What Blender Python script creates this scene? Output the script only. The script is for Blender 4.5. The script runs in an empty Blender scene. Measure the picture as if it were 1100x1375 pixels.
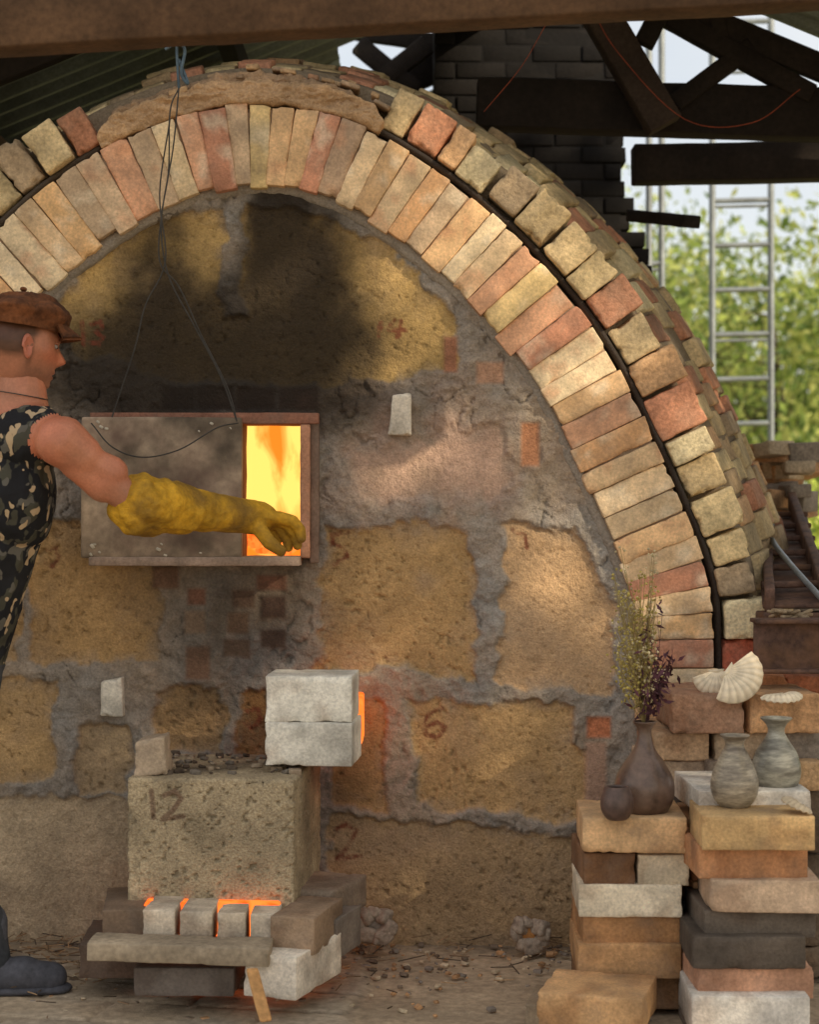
import bpy, math, random
import numpy as np
from mathutils import Vector, Matrix
random.seed(7); RS=np.random.RandomState(11)
F=2475.0; CH=1.295; D0=5.5
def P(px,py,d=D0): return np.array([(px-550)/F*d, d-D0, CH+(687.5-py)/F*d])
def proj(v): # world -> reference pixel coords (design helper)
    d=v[:,1]+D0
    return 550+v[:,0]*F/d, 687.5-(v[:,2]-CH)*F/d
def lin(c):
    c=np.array(c,float)/255.0
    return np.where(c<=0.04045,c/12.92,((c+0.055)/1.055)**2.4)
# ---------------- noise -----------------
def _h(ix,iy,iz,seed):
    n=(ix.astype(np.int64)*374761393+iy.astype(np.int64)*668265263+iz.astype(np.int64)*2147483647+seed*144665)&0xffffffff
    n=((n^(n>>13))*1274126177)&0xffffffff
    n=((n^(n>>16))*2246822519)&0xffffffff
    return ((n^(n>>15))&0xffffff)/float(0xffffff)
def vn(p,seed=0):
    i=np.floor(p).astype(np.int64); f=p-i; f=f*f*(3-2*f)
    r=0
    for a in (0,1):
        for b in (0,1):
            for c in (0,1):
                w=(f[:,0] if a else 1-f[:,0])*(f[:,1] if b else 1-f[:,1])*(f[:,2] if c else 1-f[:,2])
                r=r+w*_h(i[:,0]+a,i[:,1]+b,i[:,2]+c,seed)
    return r
def fbm(p,o=4,seed=0):
    r=0;a=.5;t=0
    for k in range(o):
        r=r+a*vn(p*(2.03**k)+17.3*k,seed+k*7); t+=a; a*=.5
    return r/t
def nz2(X,Y,s,o=4,seed=0):
    sh=X.shape
    p=np.stack([X.ravel()/s,Y.ravel()/s,np.zeros(X.size)+.37],1)
    return fbm(p,o,seed).reshape(sh)
# --------------- mesh helpers -----------------
def empty(name,loc=(0,0,0)):
    e=bpy.data.objects.new(name,None); bpy.context.collection.objects.link(e); e.location=loc; return e
def mkobj(name,verts,faces,mat=None,cols=None,parent=None,smooth=True,loops=None):
    me=bpy.data.meshes.new(name)
    verts=np.asarray(verts,float)
    if isinstance(faces,np.ndarray):
        n=len(faces); k=faces.shape[1]
        me.vertices.add(len(verts)); me.vertices.foreach_set('co',verts.astype(np.float32).ravel())
        me.loops.add(n*k); me.loops.foreach_set('vertex_index',faces.astype(np.int32).ravel())
        me.polygons.add(n); me.polygons.foreach_set('loop_start',np.arange(0,n*k,k,dtype=np.int32))
        me.polygons.foreach_set('loop_total',np.full(n,k,dtype=np.int32))
        me.update(calc_edges=True); me.validate()
    else:
        me.from_pydata([tuple(v) for v in verts],[],faces)
    if cols is not None:
        a=me.attributes.new('Col','FLOAT_COLOR','POINT')
        c=np.ones((len(verts),4),np.float32); c[:,:3]=cols
        a.data.foreach_set('color',c.ravel())
    if smooth: me.polygons.foreach_set('use_smooth',np.ones(len(me.polygons),bool))
    if mat: me.materials.append(mat)
    o=bpy.data.objects.new(name,me); bpy.context.collection.objects.link(o)
    if parent: o.parent=parent
    return o
class Acc:
    def __init__(s): s.v=[];s.f=[];s.c=[];s.n=0
    def add(s,v,f,c):
        v=np.asarray(v,float); c=np.asarray(c,float)
        if c.ndim==1: c=np.tile(c,(len(v),1))
        s.v.append(v); s.f.append(np.asarray(f)+s.n); s.c.append(c); s.n+=len(v)
    def obj(s,name,mat,parent=None,smooth=True):
        return mkobj(name,np.concatenate(s.v),np.concatenate(s.f),mat,np.concatenate(s.c),parent,smooth)
_lat={}
def lattice(nx,ny,nz):
    k=(nx,ny,nz)
    if k in _lat: return _lat[k]
    I,J,K=np.meshgrid(range(nx+1),range(ny+1),range(nz+1),indexing='ij')
    on=(I==0)|(I==nx)|(J==0)|(J==ny)|(K==0)|(K==nz)
    idx=-np.ones(I.shape,int); idx[on]=np.arange(on.sum())
    ijk=np.stack([I[on],J[on],K[on]],1)
    fs=[]
    def q(A,flip):
        a,b,c,d=A[:-1,:-1].ravel(),A[1:,:-1].ravel(),A[1:,1:].ravel(),A[:-1,1:].ravel()
        fs.append(np.stack([a,d,c,b] if flip else [a,b,c,d],1))
    q(idx[:,:,0],True);q(idx[:,:,nz],False);q(idx[:,0,:],False);q(idx[:,ny,:],True);q(idx[0,:,:],True);q(idx[nx,:,:],False)
    _lat[k]=(ijk,np.concatenate(fs)); return _lat[k]
def boxparam(L,seg,r):
    ijk,fa=lattice(*seg)
    pts=np.zeros((len(ijk),3)); 
    for a in range(3):
        n=seg[a]; rr=min(r,L[a]*.4)
        if n>=3:
            t=np.concatenate([[0],np.linspace(rr,L[a]-rr,n-1),[L[a]]])
        else: t=np.linspace(0,L[a],n+1)
        pts[:,a]=t[ijk[:,a]]
    Lv=np.array(L); rv=np.minimum(r,Lv*.4)
    inner=np.clip(pts,rv,Lv-rv); d=pts-inner; n=np.linalg.norm(d/rv,axis=1)
    s=np.where(n>1e-6,1/np.maximum(n,1e-6),0)[:,None]
    return (inner+d*s)/Lv, fa
def hexa(acc,c8,col,seg=(5,4,4),r=.008,rough=.003,nsc=25,cvar=.12,chip=None,seed=None):
    c8=np.asarray(c8,float)
    L=(np.linalg.norm(c8[1,0,0]-c8[0,0,0])+1e-6,np.linalg.norm(c8[0,1,0]-c8[0,0,0])+1e-6,np.linalg.norm(c8[0,0,1]-c8[0,0,0])+1e-6)
    u,fa=boxparam(L,seg,r)
    a,b,c=u[:,0:1],u[:,1:2],u[:,2:3]
    v=0
    for i in (0,1):
        for j in (0,1):
            for k in (0,1):
                v=v+(a if i else 1-a)*(b if j else 1-b)*(c if k else 1-c)*c8[i,j,k]
    sd=random.randint(0,9999) if seed is None else seed
    off=RS.rand(3)*50
    if chip is None: chip=rough*12
    if rough>0:
        ctr=v.mean(0); dr=np.stack([fbm(v*nsc+off,3,sd),fbm(v*nsc+off+31,3,sd+1),fbm(v*nsc+off+77,3,sd+2)],1)-.5
        e=np.abs(u-.5)*2; ed=np.sort(e,axis=1)[:,1]
        ch=np.clip(fbm(v*34+off,3,sd+5)-.56,0,1)*np.clip((ed-.85)/.15,0,1)*chip
        v=v+dr*rough*2
        dirn=(ctr-v); dirn/=np.maximum(np.linalg.norm(dirn,axis=1)[:,None],1e-6)
        v=v+dirn*ch[:,None]
    m=fbm(v*9+off,3,sd+9)[:,None]
    cc=np.array(col)*(1+(m-.5)*2*cvar*1.8)
    x=np.cross(c8[1,0,0]-c8[0,0,0],c8[0,1,0]-c8[0,0,0])
    if np.dot(x,c8[0,0,1]-c8[0,0,0])<0: fa=fa[:,::-1]
    acc.add(v,fa,np.clip(cc,0,1))
def c8box(lo,hi,rz=0,rx=0,ry=0):
    lo=np.array(lo,float);hi=np.array(hi,float);c=(lo+hi)/2
    M=np.array(Matrix.Rotation(rz,3,'Z')@Matrix.Rotation(ry,3,'Y')@Matrix.Rotation(rx,3,'X'))
    o=np.zeros((2,2,2,3))
    for i in (0,1):
        for j in (0,1):
            for k in (0,1):
                p=np.array([hi[0] if i else lo[0],hi[1] if j else lo[1],hi[2] if k else lo[2]])
                o[i,j,k]=c+M@(p-c)
    return o
def pbox(px0,px1,py0,py1,d,dep,rz=0,ry=0):
    a=P(px0,py1,d);b=P(px1,py0,d)
    return c8box((a[0],a[1],a[2]),(b[0],a[1]+dep,b[2]),rz=rz,ry=ry)
def beam(acc,p0,p1,w,h,col,**k):
    p0=np.array(p0,float);p1=np.array(p1,float);t=p1-p0;t/=np.linalg.norm(t)
    up=np.array([0,0,1.]); 
    if abs(t[2])>.95: up=np.array([0,1.,0])
    s=np.cross(t,up);s/=np.linalg.norm(s);u=np.cross(s,t)
    o=np.zeros((2,2,2,3))
    for i in (0,1):
        for j in (0,1):
            for kk in (0,1):
                o[i,j,kk]=(p1 if i else p0)+s*w*(j-.5)+u*h*(kk-.5)
    kw=dict(seg=(16,3,3),r=.006,rough=.004,nsc=8); kw.update(k)
    hexa(acc,o,col,**kw)
def tube(name,pts,r,mat,parent=None,smooth=False):
    cu=bpy.data.curves.new(name,'CURVE');cu.dimensions='3D';cu.bevel_depth=r;cu.bevel_resolution=2
    sp=cu.splines.new('POLY');sp.points.add(len(pts)-1)
    for i,p in enumerate(pts): sp.points[i].co=(*p,1)
    o=bpy.data.objects.new(name,cu);bpy.context.collection.objects.link(o);cu.materials.append(mat)
    if parent:o.parent=parent
    return o
def catmull(pts,n=10):
    pts=[np.array(p,float) for p in pts];pts=[2*pts[0]-pts[1]]+pts+[2*pts[-1]-pts[-2]];out=[]
    for i in range(1,len(pts)-2):
        p0,p1,p2,p3=pts[i-1:i+3]
        for k in range(n):
            t=k/n;out.append(.5*((2*p1)+(-p0+p2)*t+(2*p0-5*p1+4*p2-p3)*t*t+(-p0+3*p1-3*p2+p3)*t**3))
    out.append(pts[-2]);return np.array(out)
def revolve(name,prof,center,mat,parent=None,n=40,wob=.0,groove=None):
    v=[];f=[];m=len(prof)
    for i in range(n):
        a=2*math.pi*i/n
        for j,(r,z) in enumerate(prof):
            rr=r*(1+wob*math.sin(2*a+z*20))
            v.append((center[0]+rr*math.cos(a),center[1]+rr*math.sin(a),center[2]+z))
    for i in range(n):
        for j in range(m-1):
            f.append(((i*m+j),((i+1)%n*m+j),((i+1)%n*m+j+1),(i*m+j+1)))
    return mkobj(name,v,np.array(f),mat,None,parent)
# --------------- materials -----------------
def material(name,color=None,rough=.9,ns=14,na=.25,fs=90,fa=.2,bumps=((60,.4,.004),),spec=.3,metal=0,stretch=(1,1,1),vor=None,dust=None,trans=0,sss=0):
    m=bpy.data.materials.new(name);m.use_nodes=True;N=m.node_tree.nodes;Lk=m.node_tree.links
    b=N['Principled BSDF'];b.inputs['Roughness'].default_value=rough;b.inputs['Metallic'].default_value=metal
    b.inputs['Specular IOR Level'].default_value=spec
    if sss: b.inputs['Subsurface Weight'].default_value=sss;b.inputs['Subsurface Scale'].default_value=.01
    tc=N.new('ShaderNodeTexCoord');mp=N.new('ShaderNodeMapping');mp.inputs['Scale'].default_value=stretch
    Lk.new(tc.outputs['Object'],mp.inputs['Vector'])
    if color is None:
        c=N.new('ShaderNodeAttribute');c.attribute_name='Col';cs=c.outputs['Color']
    else:
        c=N.new('ShaderNodeRGB');c.outputs[0].default_value=(*color,1);cs=c.outputs[0]
    def noise(s,d=5):
        n=N.new('ShaderNodeTexNoise');n.inputs['Scale'].default_value=s;n.inputs['Detail'].default_value=d;n.inputs['Roughness'].default_value=.6
        Lk.new(mp.outputs[0],n.inputs['Vector']);return n.outputs['Fac']
    def mr(s,a,bb,lo=.3,hi=.7):
        n=N.new('ShaderNodeMapRange');n.inputs[1].default_value=lo;n.inputs[2].default_value=hi;n.inputs[3].default_value=a;n.inputs[4].default_value=bb
        Lk.new(s,n.inputs[0]);return n.outputs[0]
    def mul(cs,s):
        n=N.new('ShaderNodeVectorMath');n.operation='SCALE';Lk.new(cs,n.inputs[0]);Lk.new(s,n.inputs['Scale']);return n.outputs[0]
    cs=mul(cs,mr(noise(ns),1-na,1+na)); cs=mul(cs,mr(noise(fs,3),1-fa,1+fa))
    if dust:
        n=N.new('ShaderNodeMixRGB');Lk.new(mr(noise(dust[1],6),0,dust[2],.45,.65),n.inputs[0]);Lk.new(cs,n.inputs[1]);n.inputs[2].default_value=(*dust[0],1);cs=n.outputs[0]
    Lk.new(cs,b.inputs['Base Color'])
    if trans:
        tr=N.new('ShaderNodeBsdfTranslucent');Lk.new(cs,tr.inputs[0]);mx=N.new('ShaderNodeMixShader');mx.inputs[0].default_value=trans
        Lk.new(b.outputs[0],mx.inputs[1]);Lk.new(tr.outputs[0],mx.inputs[2]);Lk.new(mx.outputs[0],N['Material Output'].inputs[0])
    prev=None
    for (s,st,dist) in bumps:
        bp=N.new('ShaderNodeBump');bp.inputs['Strength'].default_value=st;bp.inputs['Distance'].default_value=dist
        Lk.new(noise(s,6),bp.inputs['Height'])
        if prev: Lk.new(prev,bp.inputs['Normal'])
        prev=bp.outputs[0]
    if vor:
        vo=N.new('ShaderNodeTexVoronoi');vo.inputs['Scale'].default_value=vor[0];Lk.new(mp.outputs[0],vo.inputs['Vector'])
        bp=N.new('ShaderNodeBump');bp.inputs['Strength'].default_value=vor[1];bp.inputs['Distance'].default_value=vor[2]
        Lk.new(vo.outputs['Distance'],bp.inputs['Height'])
        if prev: Lk.new(prev,bp.inputs['Normal'])
        prev=bp.outputs[0]
    if prev: Lk.new(prev,b.inputs['Normal'])
    return m
def emis(name,c1,c2,st,scale=6,lo=.35,hi=.62,zg=None):
    m=bpy.data.materials.new(name);m.use_nodes=True;N=m.node_tree.nodes;Lk=m.node_tree.links
    N.remove(N['Principled BSDF']);e=N.new('ShaderNodeEmission');o=N['Material Output']
    tc=N.new('ShaderNodeTexCoord');n=N.new('ShaderNodeTexNoise');n.inputs['Scale'].default_value=scale;n.inputs['Detail'].default_value=5;n.inputs['Distortion'].default_value=1.2
    mp=N.new('ShaderNodeMapping');mp.inputs['Scale'].default_value=(1,1,.6);Lk.new(tc.outputs['Object'],mp.inputs[0]);Lk.new(mp.outputs[0],n.inputs['Vector'])
    fac=n.outputs['Fac']
    if zg:
        sx=N.new('ShaderNodeSeparateXYZ');Lk.new(tc.outputs['Object'],sx.inputs[0]);mr=N.new('ShaderNodeMapRange')
        mr.inputs[1].default_value=zg[0];mr.inputs[2].default_value=zg[1];mr.inputs[3].default_value=-.20;mr.inputs[4].default_value=.06;Lk.new(sx.outputs[2],mr.inputs[0])
        ad=N.new('ShaderNodeMath');ad.operation='ADD';Lk.new(fac,ad.inputs[0]);Lk.new(mr.outputs[0],ad.inputs[1]);fac=ad.outputs[0]
    r=N.new('ShaderNodeValToRGB');r.color_ramp.elements[0].position=lo;r.color_ramp.elements[1].position=hi
    r.color_ramp.elements[0].color=(*c1,1);r.color_ramp.elements[1].color=(*c2,1)
    Lk.new(fac,r.inputs[0]);Lk.new(r.outputs[0],e.inputs[0]);e.inputs[1].default_value=st;Lk.new(e.outputs[0],o.inputs[0]);return m
M_brick=material('firebrick',ns=16,na=.18,fs=120,fa=.2,bumps=((45,.5,.005),(220,.7,.002)),vor=(160,.25,.002),dust=((.19,.15,.12),14,.28))
M_rough=material('rough_brick',ns=20,na=.26,fs=90,fa=.3,bumps=((35,.7,.008),(160,.7,.003)),dust=((.19,.16,.12),10,.4))
M_wall=material('kiln_wall_clay',ns=9,na=.12,fs=140,fa=.22,bumps=((60,.7,.007),(260,.7,.002)),vor=(170,.5,.003))
M_cast=material('castable_block',ns=12,na=.15,fs=150,fa=.3,bumps=((70,.6,.006),(240,.6,.003)),vor=(170,.6,.004))
M_wooda=material('old_timber_tinted',ns=5,na=.35,fs=60,fa=.25,bumps=((40,.5,.003),))
M_roof=material('corrugated_metal',(.20,.235,.205),.55,ns=3,na=.3,metal=.1,bumps=())
M_steel=material('scaffold_steel',(.24,.26,.27),.5,metal=.4,ns=8,na=.25,bumps=())
M_rust=material('rusty_steel',(.10,.055,.04),.8,ns=10,na=.5,fs=60,fa=.4,bumps=((60,.4,.003),),dust=((.20,.10,.05),12,.6))
M_door=material('kiln_door_slab',ns=6,na=.3,fs=50,fa=.2,rough=.75,bumps=((40,.25,.003),),dust=((.15,.085,.065),5,.7))
M_wire=material('steel_wire',(.05,.045,.04),.6,bumps=())
M_rope=material('blue_rope',(.09,.13,.16),.9,bumps=((200,.5,.002),))
M_fire=emis('fire_glow',(1,.20,.015),(1,.62,.13),1.5,8,.32,.60,zg=(CH-.13,CH+.06))
M_ember=emis('ember_glow',(1,.10,.010),(1,.22,.035),1.7,14)
M_ground=material('dirt',ns=2,na=.2,fs=40,fa=.25,bumps=((25,.4,.01),(150,.6,.004)))
M_leaf=material('foliage',rough=.6,ns=1,na=.2,fs=3,fa=.1,bumps=(),spec=.3,trans=.4)
M_dry=material('dried_plant',rough=.8,bumps=())
M_bark=material('bark',(.07,.05,.035),.95,bumps=((20,.8,.02),))
M_shell=material('shell',ns=12,na=.12,fs=60,fa=.1,rough=.45,bumps=((80,.2,.001),))
M_chim=material('sooty_brick',ns=6,na=.3,fs=60,fa=.3,bumps=((40,.6,.005),))
# ---------------- arch curve ----------------
ext=[(-305,1275),(-307,900),(-297,780),(-265,660),(-220,570),(-165,480),(-105,405),(-50,352),(0,308),(45,268),(90,234),(140,203),(190,180),(250,158),(320,145),(390,147),(450,160),(510,184),(560,213),(610,248),(655,285),(702,328),(745,376),(790,432),(825,487),(856,547),(886,612),(916,680),(941,742),(955,800),(959,900),(959,1275)]
E0=catmull(ext,12)
seg=np.linalg.norm(np.diff(E0,axis=0),axis=1);S0=np.concatenate([[0],np.cumsum(seg)]);ST=S0[-1]
def E(s): 
    s=np.asarray(s,float);return np.stack([np.interp(s,S0,E0[:,0]),np.interp(s,S0,E0[:,1])],-1)
def Nn(s):
    t=E(np.asarray(s)+22)-E(np.asarray(s)-22);t=t/np.maximum(np.linalg.norm(t,axis=-1,keepdims=True),1e-6)
    return np.stack([t[...,1],-t[...,0]],-1)
def W(q,y):
    q=np.atleast_2d(q);o=np.zeros((len(q),3));o[:,0]=(q[:,0]-550)/450;o[:,2]=CH+(687.5-q[:,1])/450;o[:,1]=y;return o
def sAt(x,top=True):
    i=np.argmin(np.abs(E0[60:-20,0]-x)+np.where(E0[60:-20,1]<1200,0,999));return S0[60+i]
kiln=empty('brick_kiln')
def archbrick(acc,s0,s1,r0,r1,y0,y1,col,flare=None,tw=0,**k):
    c=np.zeros((2,2,2,3))
    sm=(s0+s1)/2; n=Nn(sm)
    for i,s in enumerate((s0,s1)):
        nn=Nn(s)*.6+n*.4 if flare is None else Nn(s)
        for j,r in enumerate((r0,r1)):
            for kk,y in enumerate((y0,y1)):
                q=E(s)+nn*r
                if flare is not None:
                    o=flare(y); q=q+nn*np.array([1,.72])*o
                c[i,j,kk]=W(q,y)[0]
    c+= RS.normal(0,.0015+tw,3)
    hexa(acc,c,col,**k)
pal1=[lin(x) for x in [(224,190,148),(216,170,134),(230,206,168),(218,176,126),(200,172,140),(226,196,140),(210,160,126),(224,194,154),(222,182,136),(188,158,130),(214,166,120),(228,200,158)]]
A=Acc();s=0
while s<ST-20:
    w=max(26,random.gauss(33.5,2.5)); 
    if s>ST-430: w=max(30,random.gauss(37,2))
    col=np.array(random.choice(pal1))*random.uniform(.85,1.06)
    if random.random()<.07: col=lin((190,134,106))
    archbrick(A,s+.8,min(s+w,ST)-.8,-random.gauss(106,2.5),random.gauss(-1,1.5),-.05+random.gauss(0,.004),.2,col,seg=(7,14,5),r=.003,rough=.0018,nsc=26,chip=.06,cvar=.24)
    v=A.v[-1];c=A.c[-1];tt_=fbm(v*np.array([22,22,22])+random.random()*99,3,random.randint(0,999))
    k1=np.clip((tt_-.55)*6,0,1)[:,None]*.5;A.c[-1]=c*(1-k1)+(lin((204,144,106)) if random.random()<.4 else lin((236,220,192)))*k1
    s+=w
A.obj('arch_voussoirs',M_brick,kiln)
def sweep(acc,s0,s1,r0,r1,y0,y1,col,seg,amp,sc=12,flare=None,r=.02,cvar=.2,taper=False,lump=0):
    L=((s1-s0)/450,(r1-r0)/450,(y1-y0))
    u,fa=boxparam(L,seg,r)
    ss=s0+u[:,0]*(s1-s0); rr=r0+u[:,1]*(r1-r0)
    if taper: rr=r0+(rr-r0)*np.clip(np.minimum(u[:,0],1-u[:,0])*9+.45,0,1)
    n=Nn(ss);y=y0+u[:,2]*(y1-y0);q=E(ss)+n*rr[:,None]
    if flare is not None: q=q+n*np.array([1,.72])*np.array([flare(a) for a in y])[:,None]
    v=np.zeros((len(u),3));v[:,0]=(q[:,0]-550)/450;v[:,2]=CH+(687.5-q[:,1])/450;v[:,1]=y
    dn=np.stack([fbm(v*sc+k*13,4,40+k) for k in range(3)],1)-.5
    v=v+dn*2*amp
    c=np.array(col)*(1+(fbm(v*10,3,5)[:,None]-.5)*2*cvar)
    if lump:
        rd=1-np.abs(2*fbm(v*np.array([9,9,24]),4,66)-1);f2=fbm(v*38,3,67)
        v[:,1]-=(rd-.85)*lump;v[:,2]+=(f2-.5)*lump*.5;v[:,1]-=(f2-.5)*lump*.5
        c=c*(.65+.45*np.clip(rd,0,1)+.3*(f2-.5))[:,None]
    acc.add(v,fa[:,::-1],c)
A=Acc()
sweep(A,4,ST-4,-102,-3,-.036,.19,lin((146,124,102)),(420,6,4),.004)
sweep(A,4,ST-4,-118,-98,-.022,.19,lin((150,140,128)),(520,5,6),.008,sc=18)
sL=sAt(140);sR=sAt(512)
sweep(A,sL,sR,0,34,-.052,.5,lin((184,150,114)),(420,18,20),.010,sc=12,taper=True,r=.012,lump=.04,cvar=.35)
sweep(A,sL+20,sR-40,14,46,-.040,.5,lin((158,130,102)),(380,14,20),.018,sc=9,taper=True,r=.016,lump=.05,cvar=.4)
sweep(A,sR-10,ST-4,1,11,-.02,.2,lin((58,50,44)),(240,3,4),.003)
sweep(A,4,sL,1,11,-.02,.2,lin((80,70,60)),(160,3,4),.003)
A.obj('arch_mortar',M_wall,kiln)
A=Acc()
for i in range(46):
    s_=random.uniform(sL+20,sR-20);rr=random.uniform(22,50);y_=random.uniform(-.045,.1);L_=random.uniform(8,26);h_=random.uniform(4,9)
    archbrick(A,s_,s_+L_,rr,rr+h_,y_,y_+random.uniform(.05,.12),random.choice([lin((196,160,120)),lin((180,136,104)),lin((160,134,108))])*random.uniform(.7,1),tw=.003,seg=(6,4,5),r=.004,rough=.004,cvar=.3)
A.obj('crown_shards',M_rough,kiln)
def flare(y): return 165*math.sin(min(max(y-.1,0)/1.5,1)*math.pi/2) if y<1.6 else 165-110*(y-1.6)
pal2=[lin(x) for x in [(214,190,144),(206,180,136),(194,136,106),(182,154,118),(218,200,160),(208,166,124),(208,182,138),(164,142,114),(218,192,148),(202,140,106),(222,196,148)]]
A=Acc()
def ring2(s0,s1):
    s=s0
    while s<s1-15:
        w=random.gauss(47,6); 
        e=min(s+w,s1)
        col=np.array(random.choice(pal2))*random.uniform(.85,1.1)
        if random.random()<.09: col=lin((196,110,84))
        archbrick(A,s+1.5,e-1.5,12+random.gauss(0,1),70+random.gauss(0,4),-.03+random.gauss(0,.014),.19,col,tw=.002,seg=(12,12,6),r=.006,rough=.005,nsc=24,chip=.12,cvar=.34)
        s=e
ring2(sR-6,ST);ring2(4,sL+14)
y=.2;k=0
while y<3.3:
    s=4+(k%2)*20
    while s<ST-15:
        w=random.gauss(40,4);e=min(s+w,ST)
        col=np.array(random.choice(pal2))*random.uniform(.65,1.0)
        archbrick(A,s+1.5,e-1.5,20,68+random.gauss(0,4),y+.004,y+.205,col,flare=flare,tw=.003,seg=(5,3,6),r=.006,rough=.005,nsc=20,cvar=.32)
        s=e
    y+=.212;k+=1
A.obj('vault_bricks',M_rough,kiln)
A=Acc()
sweep(A,4,ST-4,0,61,.05,3.3,lin((128,112,92)),(300,3,30),.004,flare=flare)
A.obj('vault_mortar',M_wall,kiln)
bk=[];
for q in np.linspace(4,ST-4,80):
    n=Nn(q);bk.append(W(E(q)+n*np.array([1,.72])*flare(3.28)+n*60,3.3)[0])
mkobj('kiln_back_wall',bk,[list(range(len(bk)))],M_brick,np.tile(lin((110,90,70)),(len(bk),1)),kiln,False)
# ---------------- front wall heightfield ----------------
st=2.2
xs=np.arange(-300,952,st);ys=np.arange(150,1285,st)
X,Y=np.meshgrid(xs,ys)
def pip(X,Y,poly):
    ins=np.zeros(X.shape,bool);n=len(poly)
    for i in range(n):
        x1,y1=poly[i];x2,y2=poly[(i+1)%n]
        if y1==y2: continue
        c=((Y>=min(y1,y2))&(Y<max(y1,y2)))&(X<(x2-x1)*(Y-y1)/(y2-y1)+x1)
        ins^=c
    return ins
def sdf(X,Y,poly):
    d=np.full(X.shape,1e9);n=len(poly)
    for i in range(n):
        x1,y1=poly[i];x2,y2=poly[(i+1)%n];dx,dy=x2-x1,y2-y1
        t=np.clip(((X-x1)*dx+(Y-y1)*dy)/(dx*dx+dy*dy+1e-9),0,1)
        d=np.minimum(d,np.hypot(X-x1-t*dx,Y-y1-t*dy))
    return np.where(pip(X,Y,poly),d,-d)
def strokes(X,Y,lines,r):
    m=np.zeros(X.shape)
    for L in lines:
        for (x1,y1),(x2,y2) in zip(L[:-1],L[1:]):
            dx,dy=x2-x1,y2-y1;t=np.clip(((X-x1)*dx+(Y-y1)*dy)/(dx*dx+dy*dy+1e-9),0,1)
            m=np.maximum(m,np.clip((r-np.hypot(X-x1-t*dx,Y-y1-t*dy))/1.5+.5,0,1))
    return m
wx=(nz2(X,Y,30,5,1)-.5)*38;wy=(nz2(X,Y,30,5,2)-.5)*38
Xw,Yw=X+wx,Y+wy
gold=lin((184,150,104));gold2=lin((178,144,98));pale=lin((188,166,136));pink=lin((182,150,130))
blocks=[
 ([(82,410),(125,352),(190,305),(250,283),(300,276),(302,420),(328,420),(326,274),(400,283),(470,308),(540,345),(582,395),(615,432),(612,496),(540,505),(430,518),(215,512),(180,490),(100,478)],lin((198,164,106)),.8),
 ([(40,690),(110,700),(214,765),(215,888),(40,892)],gold2,1.2),([(-240,700),(25,700),(25,890),(-250,890)],gold2,1),
 ([(432,708),(560,702),(622,712),(640,780),(640,915),(520,900),(430,905)],gold2,1.2),
 ([(678,702),(770,712),(800,760),(825,815),(822,932),(668,922)],lin((190,156,118)),.7),
 ([(552,938),(770,948),(768,1000),(792,1015),(782,1100),(560,1082)],gold,.9),
 ([(444,1098),(570,1105),(786,1122),(790,1300),(430,1300)],lin((170,142,106)),1.1),
 ([(-280,1066),(178,1072),(178,1300),(-280,1300)],pale,.35),
 ([(-280,915),(72,915),(76,1048),(-280,1052)],lin((180,148,104)),1.0),
 ([(104,978),(176,972),(176,1066),(104,1068)],lin((172,148,116)),1.0),
 ([(205,928),(300,920),(300,1010),(205,1005)],lin((160,130,92)),1.0),
 ([(446,945),(516,940),(520,1088),(446,1082)],lin((166,134,92)),1.1),
 ([(318,930),(365,930),(365,1020),(318,1020)],lin((134,100,62)),1.0)]
n1=nz2(X,Y,60,5,3);n2=nz2(X,Y,18,5,4);rid=1-np.abs(2*nz2(X*1.0,Y*.8,34,4,6)-1)
n3=nz2(X,Y,6,3,8);rd2=1-np.abs(2*nz2(Xw*1.0,Yw*.7,65,4,61)-1)
crk=np.clip((rd2-.97)*40,0,1)*np.clip((nz2(X,Y,80,2,62)-.38)*6,0,1)
H=.010+.030*(n1-.5)+.020*(n2-.5)+.012*(rid-.8)+.011*(n3-.5)-.008*crk
C=np.zeros(X.shape+(3,));mA=lin((158,141,122));mB=lin((146,139,131))
t=np.clip((nz2(X,Y,90,3,9)-.35)*3,0,1)[...,None];C[:]=mA*(1-t)+mB*t
C*=(1+(n2-.5)*.6+(n3-.5)*.4)[...,None]*(1-.45*crk)[...,None]
g=np.exp(-((X-560)/150)**2-((Y-620)/110)**2)*np.clip((nz2(X,Y,40,3,21)-.3)*2.5,0,1)
C=C*(1-g[...,None])+pink*.9*g[...,None]
pnf=nz2(X,Y,5.2,2,31);pnf2=nz2(X,Y,9,2,35);big=nz2(X*.4,Y,60,3,33)
def blend(poly,col,hb,pit,soft=4,warp=True,pr=None):
    global H,C
    d=sdf(Xw if warp else X,Yw if warp else Y,poly)
    m=np.clip(d/soft+.5,0,1)
    pits=np.clip((.33+.20*(big-.5)*pit-np.minimum(pnf,pnf2+.06))*8,0,1)*min(pit,1) if pit>0 else 0
    h=hb+.008*(nz2(X,Y,90,3,12)-.5)+.006*(nz2(X,Y,12,3,13)-.5)-.007*pits
    mh=np.clip(d/7+.5,0,1)
    H=H*(1-mh)+h*mh
    lay=.88+.24*nz2(X*.2,Y,22,3,14)
    c=np.array(col)*(lay*(1+(nz2(X,Y,60,4,15)-.5)*.55+(nz2(X,Y,6,2,18)-.5)*.4)*(1-.28*pits))[...,None]
    if warp:
        wsh=np.clip((nz2(X,Y,70,5,17)-.48)*4,0,1)[...,None]*.42
        sm=np.clip(1-d/18,0,1)[...,None]*np.clip((nz2(X,Y,20,4,19)-.44)*5,0,1)[...,None]*.6
        c=c*(1-wsh)+np.array(lin((158,136,114)))*wsh; c=c*(1-sm)+mA*.95*sm
    C=C*(1-m[...,None])+c*m[...,None]
blend([(470,600),(560,596),(668,570),(690,650),(660,672),(480,670)],pink,.004,.35,30)
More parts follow.
